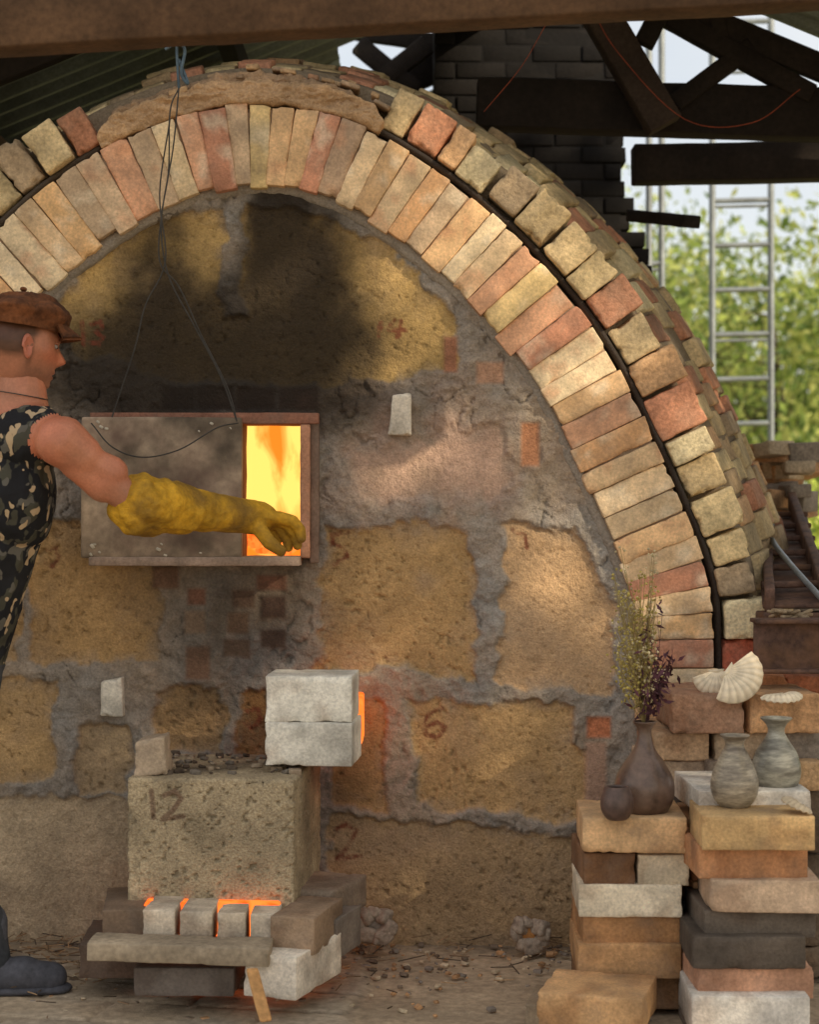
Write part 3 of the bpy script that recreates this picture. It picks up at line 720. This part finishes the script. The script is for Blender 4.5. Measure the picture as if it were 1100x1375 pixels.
pc=pav*((.74+.30*cell)*(1-.6*joint)*(.75+.5*n_(.08,4,80)))[...,None];cov=(pm*np.clip((n_(.25,5,77)-.36)*5,0.0,1))[...,None]
gc=gc*(1-cov)+pc*cov
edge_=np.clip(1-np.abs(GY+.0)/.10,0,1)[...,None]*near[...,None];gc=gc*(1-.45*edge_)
gr=np.clip((GY-4)/2,0,1)+np.clip((np.abs(GX)-7)/2,0,1)+np.clip((-GY-14)/2,0,1);gr=np.clip(gr,0,1)[...,None];gc=gc*(1-gr)+grass*gr
n=np.arange(GX.size).reshape(GX.shape);f=np.stack([n[:-1,:-1].ravel(),n[:-1,1:].ravel(),n[1:,1:].ravel(),n[1:,:-1].ravel()],1)
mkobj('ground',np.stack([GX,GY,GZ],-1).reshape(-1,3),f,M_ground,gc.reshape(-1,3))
A=Acc()
for i in range(800):
    x=random.uniform(-1.3,1.0);y=-abs(random.gauss(0,.35))-.01
    if y<-1: continue
    s_=random.choice([.002,.003,.003,.004,.005,.008]);q=np.array([x,y,.008])
    hexa(A,c8box(q-[s_*1.4,s_,s_*.6],q+[s_*1.4,s_,s_*.6],rz=random.uniform(0,3),rx=random.uniform(-.5,.5)),random.choice([gry,tan2*.9,lin((120,104,88)),lin((200,180,150))]),seg=(3,3,3),r=.001,rough=.002)
for i in range(340):
    x=random.uniform(-1.35,-.75) if i<250 else random.uniform(-.7,.5);y=-abs(random.gauss(.15,.25));a=random.uniform(0,6.3);l=random.uniform(.02,.09)
    q=np.array([x,y,.02+random.random()*.02]);beam(A,q,q+np.array([math.cos(a)*l,math.sin(a)*l,random.uniform(-.01,.015)]),.004,.003,random.choice([lin((130,106,80)),lin((170,138,104)),lin((90,76,62))]),seg=(3,1,1),rough=0)
A.obj('floor_debris',M_wooda,None)
# ---------------- foliage ----------------
def leaves(acc,ctrs,n,spread,size,cols,sel=None):
    k=len(ctrs)*n;c=np.repeat(ctrs,n,0)+RS.normal(0,1,(k,3))*spread
    if sel is not None: c=c[sel(c)];k=len(c)
    t=RS.normal(0,1,(k,3));t/=np.linalg.norm(t,axis=1)[:,None];u=np.cross(t,RS.normal(0,1,(k,3)));u/=np.linalg.norm(u,axis=1)[:,None]
    s=size*RS.uniform(.6,1.3,(k,1));V=np.stack([c-t*s,c+u*s*.5,c+t*s,c-u*s*.5],1).reshape(-1,3)
    f=np.arange(4*k).reshape(k,4);cc=np.array(cols)[RS.randint(0,len(cols),k)]*RS.uniform(.7,1.3,(k,1))
    acc.add(V,f,np.repeat(cc,4,0))
def tree(name,base,h,cr,nclump,nleaf,size,cols,zc=.62,sel=None):
    e=empty(name);A=Acc();base=np.array(base,float)
    top=base+[random.uniform(-.3,.3),0,h*.75]
    pts=catmull([base,base+(top-base)*.5+[random.uniform(-.2,.2),0,0],top],6)
    ctr=base+[0,0,h*zc]
    cl=RS.normal(0,1,(nclump,3));cl/=np.linalg.norm(cl,axis=1)[:,None];cl*=RS.uniform(.35,1,(nclump,1))**.6
    cl=ctr+cl*np.array([cr,cr,h*(1-zc)])
    for i,(a,b) in enumerate(zip(pts[:-1],pts[1:])): stem(a,b,.05*h/3*(1-i/len(pts)*.7),(.07,.05,.035),A)
    for c in cl[::3]:
        o=pts[random.randint(3,len(pts)-1)];stem(o,(o+c)/2+RS.normal(0,.08,3),.02,(.07,.05,.035),A);stem((o+c)/2,c,.01,(.07,.05,.035),A)
    A.obj('trunk_and_limbs',M_bark,e)
    A=Acc();leaves(A,cl,nleaf,cr*.16,size,cols,sel);A.obj('crown',M_leaf,e,False)
gl=[lin((160,172,92)),lin((134,152,76)),lin((186,190,112)),lin((104,124,64))]
for (x,y,h,cr) in ((4.6,19,5.2,2.0),(7.2,21,4.6,2.4),(3.6,25,6.4,2.4),(9.5,24,5.5,2.6),(6.0,28,6.0,3.0),(12,28,6,3)):
    tree('tree',(x,y,0),h,cr,80,70,.085,gl,zc=.55)
A=Acc();bc=np.stack([RS.uniform(1.8,9,380),RS.uniform(4.5,15,380),RS.uniform(0,1.3,380)],1);leaves(A,bc,55,.16,.05,[lin((180,194,84)),lin((140,164,66)),lin((204,210,112))]);A.obj('undergrowth',M_leaf,None,False)
A=Acc()
hx=np.stack([RS.uniform(-30,45,800),RS.uniform(34,38,800),RS.uniform(0,5.0,800)],1);leaves(A,hx,26,.5,.24,gl);A.obj('distant_trees',M_leaf,None,False)
# sun + unseen tree added to shade and dapple the wall
el=math.radians(27);az=math.radians(52)
Sd=np.array([math.cos(el)*math.sin(az),-math.cos(el)*math.cos(az),math.sin(el)])
lit=[[(450,540),(690,530),(700,680),(470,690)],[(650,660),(820,670),(880,850),(690,810)],[(500,140),(740,290),(890,510),(760,570),(640,440),(520,300)],[(840,760),(990,760),(990,870),(840,870)],[(860,450),(1030,650),(980,740),(840,600)],[(900,850),(1080,850),(1080,980),(900,980)],[(900,380),(1030,560),(1030,740),(970,600)],[(480,330),(560,350),(620,430),(600,490),(480,490)],[(560,940),(740,950),(730,1040),(580,1050)]]
def sel(c):  # drops most leaves that would shade the lit patches
    t=c[:,1]/Sd[1];q=c-t[:,None]*Sd;px=550+q[:,0]*450;py=687.5-(q[:,2]-CH)*450
    m=np.zeros(len(c),bool)
    for L in lit: m|=pip(px,py,L)
    return ~(m&(RS.rand(len(c))<.95))
tree('tree',(7.9,-6.2,0),9.2,3.5,210,48,.15,gl,zc=.68,sel=sel)  # out-of-view tree, added only for its dappled shade
# ---------------- man ----------------
def capsule(p0,r0,p1,r1,n=14,m=5):
    p0=np.array(p0,float);p1=np.array(p1,float);t=p1-p0;L=np.linalg.norm(t);t=t/max(L,1e-6)
    s=np.cross(t,[0,0,1.] if abs(t[2])<.9 else [1.,0,0]);s/=np.linalg.norm(s);u=np.cross(s,t)
    rings=[]
    for k in range(m): a=-math.pi/2+ (k+.5)/m*math.pi/2;rings.append((p0+t*r0*math.sin(a),r0*math.cos(a)))
    for k in range(5): q=k/4;rings.append((p0+(p1-p0)*q,r0+(r1-r0)*q))
    for k in range(m): a=(k+.5)/m*math.pi/2;rings.append((p1+t*r1*math.sin(a),r1*math.cos(a)))
    v=[p0-t*r0]
    for c,r in rings: v+= [c+(s*math.cos(a)+u*math.sin(a))*r for a in np.arange(n)*2*math.pi/n]
    v.append(p1+t*r1);f=[]
    for i in range(n): f.append((0,1+(i+1)%n,1+i))
    for k in range(len(rings)-1):
        for i in range(n): a=1+k*n;f.append((a+i,a+(i+1)%n,a+n+(i+1)%n,a+n+i))
    b=1+(len(rings)-1)*n
    for i in range(n): f.append((b+i,b+(i+1)%n,len(v)-1))
    return v,f
def ellipsoid(c,r,yaw=0):
    v,f=capsule((0,0,0),1,(0,0,.001),1,18,8);M=np.array(Matrix.Rotation(yaw,3,'Z'))
    return [np.array(c)+M@(np.array(q)*np.array(r)) for q in v],f
def fuse(name,parts,vox,smooth_it,parent,mats):
    V=[];Fc=[]
    for v,f in parts:
        b=len(V);V+=[tuple(q) for q in v];Fc+=[tuple(i+b for i in q) for q in f]
    me=bpy.data.meshes.new(name+'_src');me.from_pydata(V,[],Fc);o=bpy.data.objects.new(name+'_src',me);bpy.context.collection.objects.link(o)
    r=o.modifiers.new('r','REMESH');r.mode='VOXEL';r.voxel_size=vox
    s=o.modifiers.new('s','SMOOTH');s.iterations=smooth_it;s.factor=.5
    dg=bpy.context.evaluated_depsgraph_get();dg.update()
    m2=bpy.data.meshes.new_from_object(o.evaluated_get(dg));bpy.data.objects.remove(o)
    m2.name=name;ob=bpy.data.objects.new(name,m2);bpy.context.collection.objects.link(ob);ob.parent=parent
    m2.materials.clear()
    for m in mats: m2.materials.append(m)
    m2.polygons.foreach_set('use_smooth',np.ones(len(m2.polygons),bool))
    return ob
def setcol(me,c):
    a=me.attributes.new('Col','FLOAT_COLOR','POINT');cc=np.ones((len(me.vertices),4),np.float32);cc[:,:3]=c;a.data.foreach_set('color',cc.ravel())
man=empty('man')
M_skin=material('skin',None,.46,ns=11,na=.10,fs=140,fa=.10,bumps=((70,.3,.002),(300,.4,.001)),spec=.45,sss=.05)
M_trs=material('dark_trousers',lin((62,64,68)),.95,bumps=((30,.4,.006),(300,.4,.001)))
M_glove=material('yellow_leather_glove',lin((188,142,36)),.7,ns=12,na=.35,fs=60,fa=.18,bumps=((22,.8,.014),(70,.6,.006),(200,.3,.001)),dust=(tuple(lin((100,76,40))),8,.75))
M_hair=material('short_brown_hair',lin((104,66,42)),.8,bumps=((250,.8,.003),),stretch=(1,1,3))
M_cap=material('brown_corduroy_cap',lin((112,68,40)),.9,ns=16,na=.5,fs=90,fa=.3,bumps=((40,.7,.008),(260,.7,.002)),dust=(tuple(lin((54,36,26))),12,.7))
M_boot=material('grey_boots',lin((78,78,84)),.8,bumps=((30,.4,.004),))
M_tank=bpy.data.materials.new('patterned_vest');M_tank.use_nodes=True
N=M_tank.node_tree.nodes;Lk=M_tank.node_tree.links;b=N['Principled BSDF'];b.inputs['Roughness'].default_value=.95;b.inputs['Specular IOR Level'].default_value=.15
tc=N.new('ShaderNodeTexCoord')
def camo(scale,rot,sc3,detail):
    mp=N.new('ShaderNodeMapping');mp.inputs['Scale'].default_value=sc3;mp.inputs['Rotation'].default_value=rot
    Lk.new(tc.outputs['Object'],mp.inputs[0]);v_=N.new('ShaderNodeTexNoise');v_.inputs['Scale'].default_value=scale;v_.inputs['Detail'].default_value=detail;v_.inputs['Roughness'].default_value=.45;v_.inputs['Distortion'].default_value=.3;Lk.new(mp.outputs[0],v_.inputs['Vector']);return v_.outputs['Fac']
def stepr(s,at):
    r_=N.new('ShaderNodeValToRGB');r_.color_ramp.elements[0].position=at;r_.color_ramp.elements[1].position=at+.015;Lk.new(s,r_.inputs[0]);return r_.outputs[0]
def mixc(f,a,c):
    m_=N.new('ShaderNodeMixRGB');Lk.new(f,m_.inputs[0])
    if hasattr(a,'links'): Lk.new(a,m_.inputs[1])
    else: m_.inputs[1].default_value=(*a,1)
    m_.inputs[2].default_value=(*c,1);return m_.outputs[0]
c_=mixc(stepr(camo(20,(.3,.2,.9),(1,1,.7),2),.53),lin((38,38,40)),lin((74,72,62)))
c_=mixc(stepr(camo(24,(.9,.1,.2),(1,1,.8),2),.60),c_,lin((96,92,84)))
c_=mixc(stepr(camo(34,(.2,.9,.3),(1.0,.8,.55),1.5),.60),c_,lin((182,158,126)))
Lk.new(c_,b.inputs['Base Color'])
nn=N.new('ShaderNodeTexNoise');nn.inputs['Scale'].default_value=14;bp=N.new('ShaderNodeBump');bp.inputs['Distance'].default_value=.03;bp.inputs['Strength'].default_value=.8;Lk.new(tc.outputs['Object'],nn.inputs['Vector']);Lk.new(nn.outputs[0],bp.inputs['Height']);Lk.new(bp.outputs[0],b.inputs['Normal'])
YW=math.radians(24)
pel=P(-62,905,4.98);wai=P(-36,800,4.98);che=P(14,665,4.97);upc=P(30,592,4.96);nkb=P(28,545,4.96);nkt=P(28,505,4.96)
shR=P(82,594,4.80);elR=P(180,676,4.88);wrR=P(318,692,5.12)
shL=P(-20,585,5.16);elL=P(-70,700,5.25);wrL=P(-60,800,5.35)
hipR=P(-70,925,4.9);hipL=P(-60,925,5.08);knR=P(-62,1120,4.86);knL=P(-45,1115,5.12);anR=P(-15,1290,4.92);anL=P(-110,1280,5.15)
ua=elR-shR;up_=np.array([.6,0,.8])*.012
parts=[ellipsoid(pel,(.115,.165,.13),YW),ellipsoid(wai,(.10,.145,.14),YW),ellipsoid(che,(.118,.165,.16),YW),ellipsoid(upc,(.10,.17,.10),YW),
 capsule(pel,.11,che,.115),capsule(nkb-[0,0,.04],.078,nkt,.062),capsule(nkb-[.0,0,.03],.055,shR,.062),capsule(nkb-[0,0,.03],.055,shL,.058),
 capsule(shR+up_*.3,.070,shR+ua*.25+up_*.5,.060),capsule(shR+ua*.26,.048,shR+ua*.60+up_*1.9,.047),capsule(shR+ua*.25-up_,.050,shR+ua*.62-up_*1.7,.042),capsule(shR+ua*.6,.046,elR,.041),capsule(elR,.045,elR*.7+wrR*.3,.047),capsule(elR*.7+wrR*.3,.045,wrR,.030),
 capsule(shL,.062,elL,.042),capsule(elL,.042,wrL,.03),
 capsule(hipR,.095,knR,.062),capsule(hipL,.095,knL,.062),capsule(knR,.062,knR*.6+anR*.4,.058),capsule(knR*.6+anR*.4,.058,anR,.045),capsule(knL,.062,anL,.045)]
for k in range(4):
    a=wrL+np.array([.0,-.03+.02*k,-.07]);parts.append(capsule(wrL,.022,a,.012));parts.append(capsule(a,.011,a+[.02,0,-.06],.009))
parts.append(capsule(wrL,.02,wrL+[.05,-.04,-.04],.011))
body=fuse('body',parts,.0062,3,man,[M_skin,M_tank,M_trs])
me=body.data;nv=len(me.vertices);co=np.zeros(nv*3);me.vertices.foreach_get('co',co);co=co.reshape(-1,3);no=np.zeros(nv*3);me.vertices.foreach_get('normal',no);no=no.reshape(-1,3)
def dseg(p,a,b):
    t=np.clip(((p-a)@(b-a))/((b-a)@(b-a)),0,1);return np.linalg.norm(p-a-t[:,None]*(b-a),axis=1),t
d1,_=dseg(co,shR,elR);d2,_=dseg(co,elR,wrR);d3,_=dseg(co,shL,elL);d4,_=dseg(co,elL,wrL);dn,_=dseg(co,nkb,nkt)
arm=(np.minimum(d1,d2)<.082)|(np.minimum(d3,d4)<.072)
lab=np.ones(nv,int)
lab[co[:,2]<pel[2]+.03]=2
lab[arm]=0
lab[((dn<.092)&(co[:,2]>nkb[2]-.05))]=0
lab[co[:,2]>nkb[2]-.01]=0
co2=co+no*np.where(lab==1,.006,np.where(lab==2,.01,0))[:,None]
co2+=no*((fbm(co*9,3,88)-.5)*np.where(lab>0,.030,.012))[:,None]
me.vertices.foreach_set('co',co2.ravel())
skb=lin((178,120,92));skn=fbm(co*11,4,97);skv=fbm(co*np.array([30,30,30]),3,98)
scl=skb*(1+(skn-.5)*.5+(skv-.5)*.3)[:,None]+np.array([.09,-.005,-.01])*np.clip((fbm(co*6,3,99)-.5)*4,0,1)[:,None]
setcol(me,np.clip(scl,0,1))
mi=np.array([np.bincount(lab[list(p.vertices)]).argmax() for p in me.polygons],dtype=np.int32);me.polygons.foreach_set('material_index',mi);me.update()
# glove
gl0=elR+(wrR-elR)*.02;ax=(wrR-elR);ax/=np.linalg.norm(ax);dn_=np.array([0,0,-1.]);sd_=np.cross(ax,dn_);sd_/=np.linalg.norm(sd_);dn_=np.cross(sd_,ax)
hd=wrR+ax*.05
parts=[capsule(gl0+ax*.02,.076,elR*.5+wrR*.5,.064),capsule(elR*.5+wrR*.5,.060,wrR,.050),capsule(wrR,.050,hd+ax*.03,.048),ellipsoid(hd+ax*.03,(.055,.052,.042),0)]
fdir=np.array([.93,.30,-.20]);fdir/=np.linalg.norm(fdir)
for k,(off,l) in enumerate(((-.042,.085),(-.014,.098),(.015,.092),(.042,.075))):
    r0=hd+fdir*.055+sd_*off+dn_*(.004*k-.010)
    k1=r0+(fdir*.95+dn_*.15*(k*.4+.6)+sd_*off*3)*l*.45;k2=k1+(fdir*.7+dn_*(.55+.12*k))*l*.38;k3=k2+(fdir*.25+dn_*.9)*l*.32
    parts+= [capsule(hd,.022,r0,.0185),capsule(r0,.0180,k1,.0170),capsule(k1,.0170,k2,.0158),capsule(k2,.0158,k3,.0135)]
t0=hd-sd_*.035+dn_*.03;t1=t0+(fdir*.5+dn_*.75-sd_*.35)*.048;t2=t1+(fdir*.85+dn_*.4)*.042
parts+=[capsule(hd,.026,t0,.023),capsule(t0,.022,t1,.019),capsule(t1,.019,t2,.015)]
glv=fuse('gauntlet_glove',parts,.0042,2,man,[M_glove])
me=glv.data;nv=len(me.vertices);co=np.zeros(nv*3);me.vertices.foreach_get('co',co);co=co.reshape(-1,3);no=np.zeros(nv*3);me.vertices.foreach_get('normal',no);no=no.reshape(-1,3)
tt=(co-gl0)@ax
rr_=1-np.abs(2*fbm(co*14,3,91)-1)
fold=np.sin(tt*70+6*fbm(co*8,2,92)*2)*.5
co+=no*(((fbm(co*16,3,90)-.5)*.030+(rr_-.8)*.018+fold*.006)*np.clip(1-tt/.40,.16,1))[:,None]
co+= (co-gl0-ax*tt[:,None])*np.clip((.06-tt)*2.5,0,.22)[:,None]
me.vertices.foreach_set('co',co.ravel());me.update()
# head
def headmesh():
    nt,npz=72,64;v=[];
    for j in range(npz+1):
        ph=-math.pi/2+math.pi*j/npz
        for i in range(nt):
            th=2*math.pi*i/nt-math.pi
            x,y,z=math.cos(ph)*math.cos(th),math.cos(ph)*math.sin(th),math.sin(ph)
            X_=x*.098;Y_=y*.076;Z_=z*.118
            if z<0:
                if x<0: X_*=1-.45*(-z)**1.2
                Y_*=1-.16*(-z);X_+=.010*(-z)
            if x>0:
                g=lambda yc,zc,sy,sz:math.exp(-((Y_-yc)/sy)**2-((Z_-zc)/sz)**2)
                X_+=.022*g(0,-.024,.012,.013)+.013*g(0,-.006,.009,.018)+.007*g(0,.030,.05,.010)
                X_-=.010*(g(.030,.010,.015,.012)+g(-.030,.010,.015,.012))+.006*(g(.045,-.04,.02,.02)+g(-.045,-.04,.02,.02))
                X_+=.008*g(0,-.054,.022,.006)+.008*g(0,-.068,.020,.007)-.003*g(0,-.061,.022,.003)
                X_+=.020*g(0,-.094,.024,.018)
            g2=math.exp(-((X_-.045)/.025)**2-((Z_+.012)/.018)**2)*.004*(1 if Y_>0 else -1)
            Y_+=g2
            v.append((X_,Y_,Z_))
    f=[(j*nt+i,j*nt+(i+1)%nt,(j+1)*nt+(i+1)%nt,(j+1)*nt+i) for j in range(npz) for i in range(nt)]
    return v,f
hc=P(26,464,4.95)
HM=Matrix.Translation(Vector(hc))@Matrix.Rotation(math.radians(30),4,'Z')@Matrix.Rotation(math.radians(8),4,'Y')@Matrix.Scale(1.07,4)
v,f=headmesh();va=np.array(v)
skc,hrc,stc=lin((178,118,90)),lin((88,56,38)),lin((126,88,70))
nzh=fbm(va*60,3,95)
hair=np.clip(((-.008+.03*np.clip(va[:,2],0,.03)/.03-va[:,0])*60+(nzh-.5)*1.2+.5),0,1)*np.clip((va[:,2]+.045)*50+(nzh-.5),0,1)
hair=np.maximum(hair,np.clip((va[:,2]-.045)*60,0,1))
side=np.clip((.012-np.abs(va[:,0]-.006))*90,0,1)*np.clip((va[:,2]+.06)*60,0,1)*(va[:,2]<.05);hair=np.maximum(hair,side*.8)
stb=np.clip((-.030-va[:,2])*30+(nzh-.5)*1.4,0,1)*np.clip((va[:,0]+.02)*40,0,1)*.7
chk=np.exp(-((va[:,2]+.02)/.025)**2)*np.clip(va[:,0]*15,0,1)
hcol=np.tile(skc,(len(va),1))*(1+(nzh-.5)*.35)[:,None]+np.array([.07,-.01,-.01])*chk[:,None]
hcol=hcol*(1-stb[:,None])+stc*stb[:,None];hcol=hcol*(1-hair[:,None])+hrc*(.6+.8*nzh)[:,None]*hair[:,None]
lips=np.exp(-((va[:,2]+.061)/.009)**2-(va[:,1]/.024)**2)*(va[:,0]>.06);hcol=hcol*(1-.6*lips[:,None])+lin((140,80,68))*.6*lips[:,None]
va2=va*(1+ (hair*.03*(.6+.8*nzh))[:,None])
mkobj('head',[tuple(HM@Vector(q)) for q in va2],np.array(f),M_skin,np.clip(hcol,0,1),man)
for sg in (-1,1):
    v1,f1=ellipsoid((0,0,0),(.018,.009,.031));E_=HM@Matrix.Translation((-.004,sg*.079,-.008))@Matrix.Rotation(-sg*.4,4,'Z')@Matrix.Rotation(-.2,4,'Y')
    o_=[]
    for q in v1:
        q=np.array(q);r=math.hypot(q[0]/.018,q[2]/.031)
        if q[2]<0: q[0]*=.75
        if q[1]*sg>0 and r<.72: q[1]-=sg*.013*(1-r)
        o_.append(q)
    mkobj('ear',[tuple(E_@Vector(q)) for q in o_],f1,M_skin,np.tile(lin((186,112,88)),(len(o_),1)),man)
    v1,f1=ellipsoid((.078,sg*.030,.010),(.010,.011,.007));mkobj('eye',[tuple(HM@Vector(q)) for q in v1],f1,material('eyeball',(.35,.32,.3),.2,bumps=()),None,man)
    v1,f1=ellipsoid((.0865,sg*.030,.009),(.0035,.0045,.0045));mkobj('iris',[tuple(HM@Vector(q)) for q in v1],f1,material('iris',(.03,.02,.015),.2,bumps=()),None,man)
    v1,f1=ellipsoid((.081,sg*.031,.017),(.009,.014,.004));mkobj('eyelid',[tuple(HM@Vector(q)) for q in v1],f1,M_skin,np.tile(skc*.9,(len(v1),1)),man)
    v1,f1=ellipsoid((.092,sg*.030,.028),(.006,.017,.003));mkobj('eyebrow',[tuple(HM@Vector(q)) for q in v1],f1,M_hair,None,man)
# cap
v=[];nt,npz=96,36
for j in range(npz+1):
    ph=-.25+(math.pi/2+.25)*j/npz
    for i in range(nt):
        th=2*math.pi*i/nt;x,y,z=math.cos(ph)*math.cos(th),math.cos(ph)*math.sin(th),math.sin(ph)
        bul=1+.17*math.exp(-((z-.4)/.3)**2)
        q=np.array([x*.118*bul-.006,y*.098*bul,.060+z*.078+.020*x*(z>0)*z])
        seam=abs(((th*8/(2*math.pi))%1)-.5)*2
        q[2]-= .006*max(0,(seam-.85)/.15)*max(z,0)*(1-z)*4
        v.append(q)
f=[(j*nt+i,j*nt+(i+1)%nt,(j+1)*nt+(i+1)%nt,(j+1)*nt+i) for j in range(npz) for i in range(nt)]
vv_=np.array(v);nc_=(fbm(vv_*22,4,93)-.5);rc_=1-np.abs(2*fbm(vv_*26,3,94)-1);vv_+=(vv_-np.array([0,0,.06]))/.11*(nc_*.034+(rc_-.8)*.008)[:,None]
cp=mkobj('flat_cap',[tuple(HM@Vector(q)) for q in vv_],np.array(f),M_cap,None,man)
v=[]
for top in (0,1):
    for i in range(25):
        a=(i/24-.5)*math.radians(130)
        for r in (0,.35,.7,1):
            x=.082*math.cos(a)+.02+r*.052*math.cos(a*.9);y=(.084+.01*r)*math.sin(a);z=.060-.020*r-.014*(abs(a)**2)*r+top*.007+.006*(1-r)
            v.append((x,y,z))
f=[]
for t_ in (0,1):
    for i in range(24):
        for r in range(3):
            a=t_*100+i*4+r;q=(a,a+4,a+5,a+1);f.append(q if t_ else q[::-1])
for i in range(24): a=i*4+3;f.append((a,a+4,a+104,a+100))
mkobj('cap_peak',[tuple(HM@Vector(q)) for q in v],np.array(f),M_cap,None,man)
v1,f1=ellipsoid((-.01,0,.142),(.009,.009,.006));mkobj('cap_button',[tuple(HM@Vector(q)) for q in v1],f1,M_cap,None,man)
tube('neck_cord',catmull([nkb+np.array([.072*math.cos(a),.076*math.sin(a),.028-.012*math.cos(a)]) for a in np.linspace(0,2*math.pi,14)],3),.0015,M_wire,man)
def boot(nm,ank,yaw):
    f_=np.array([math.cos(yaw),math.sin(yaw),0]);a=np.array([ank[0],ank[1],0.0])
    ps=[capsule(a+[0,0,.2],.055,a+[0,0,.07],.055),capsule(a-f_*.03+[0,0,.055],.045,a+f_*.10+[0,0,.06],.048),capsule(a+f_*.08+[0,0,.055],.046,a+f_*.17+[0,0,.048],.042)]
    fuse(nm,ps,.007,3,man,[M_boot]);
    ps=[capsule(a-f_*.035+[0,0,.02],.047,a+f_*.18+[0,0,.02],.046)];ps=[([np.array([q[0],q[1],.02+(q[2]-.02)*.35]) for q in ps[0][0]],ps[0][1])]
    fuse(nm+'_sole',ps,.006,1,man,[M_boot])
boot('boot_right',P(-18,1290,4.92),0.12);boot('boot_left',P(-110,1280,5.15),.3)
# ---------------- world, sun, camera ----------------
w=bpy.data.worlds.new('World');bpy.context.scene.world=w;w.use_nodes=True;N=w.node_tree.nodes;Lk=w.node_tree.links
sky=N.new('ShaderNodeTexSky');sky.sky_type='NISHITA';sky.sun_disc=False;sky.sun_elevation=el
sky.sun_rotation=math.atan2(Sd[0],Sd[1]);sky.air_density=1.0;sky.dust_density=2.0;sky.ozone_density=1.0
# white noise layer added over the sky to brighten it and the fill
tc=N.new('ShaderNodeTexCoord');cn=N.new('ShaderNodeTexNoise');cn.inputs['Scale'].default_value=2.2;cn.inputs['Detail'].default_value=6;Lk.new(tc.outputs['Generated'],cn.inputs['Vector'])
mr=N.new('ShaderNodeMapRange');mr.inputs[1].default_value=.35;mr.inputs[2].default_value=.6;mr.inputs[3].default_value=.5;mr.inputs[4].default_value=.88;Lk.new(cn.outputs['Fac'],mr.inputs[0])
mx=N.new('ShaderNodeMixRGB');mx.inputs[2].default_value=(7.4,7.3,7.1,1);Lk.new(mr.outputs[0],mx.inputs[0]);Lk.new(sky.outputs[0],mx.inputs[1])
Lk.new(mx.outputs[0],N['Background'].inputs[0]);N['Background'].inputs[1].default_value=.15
sl=bpy.data.lights.new('sun','SUN');sl.energy=5.0;sl.angle=math.radians(.6);sl.color=(1,.85,.62)
so_=bpy.data.objects.new('sun',sl);bpy.context.collection.objects.link(so_);so_.rotation_euler=Vector(Sd).to_track_quat('Z','Y').to_euler()
cam=bpy.data.cameras.new('camera');co_=bpy.data.objects.new('camera',cam);bpy.context.collection.objects.link(co_)
co_.location=(0,-D0,CH);co_.rotation_euler=(math.pi/2,0,0)
cam.sensor_fit='VERTICAL';cam.sensor_height=24;cam.lens=F/1375*24;cam.clip_end=1000;cam.clip_start=.05
cam.dof.use_dof=True;cam.dof.focus_distance=5.25;cam.dof.aperture_fstop=2.2
sc=bpy.context.scene;sc.camera=co_
sc.view_settings.view_transform='Standard';sc.view_settings.look='None';sc.view_settings.exposure=0
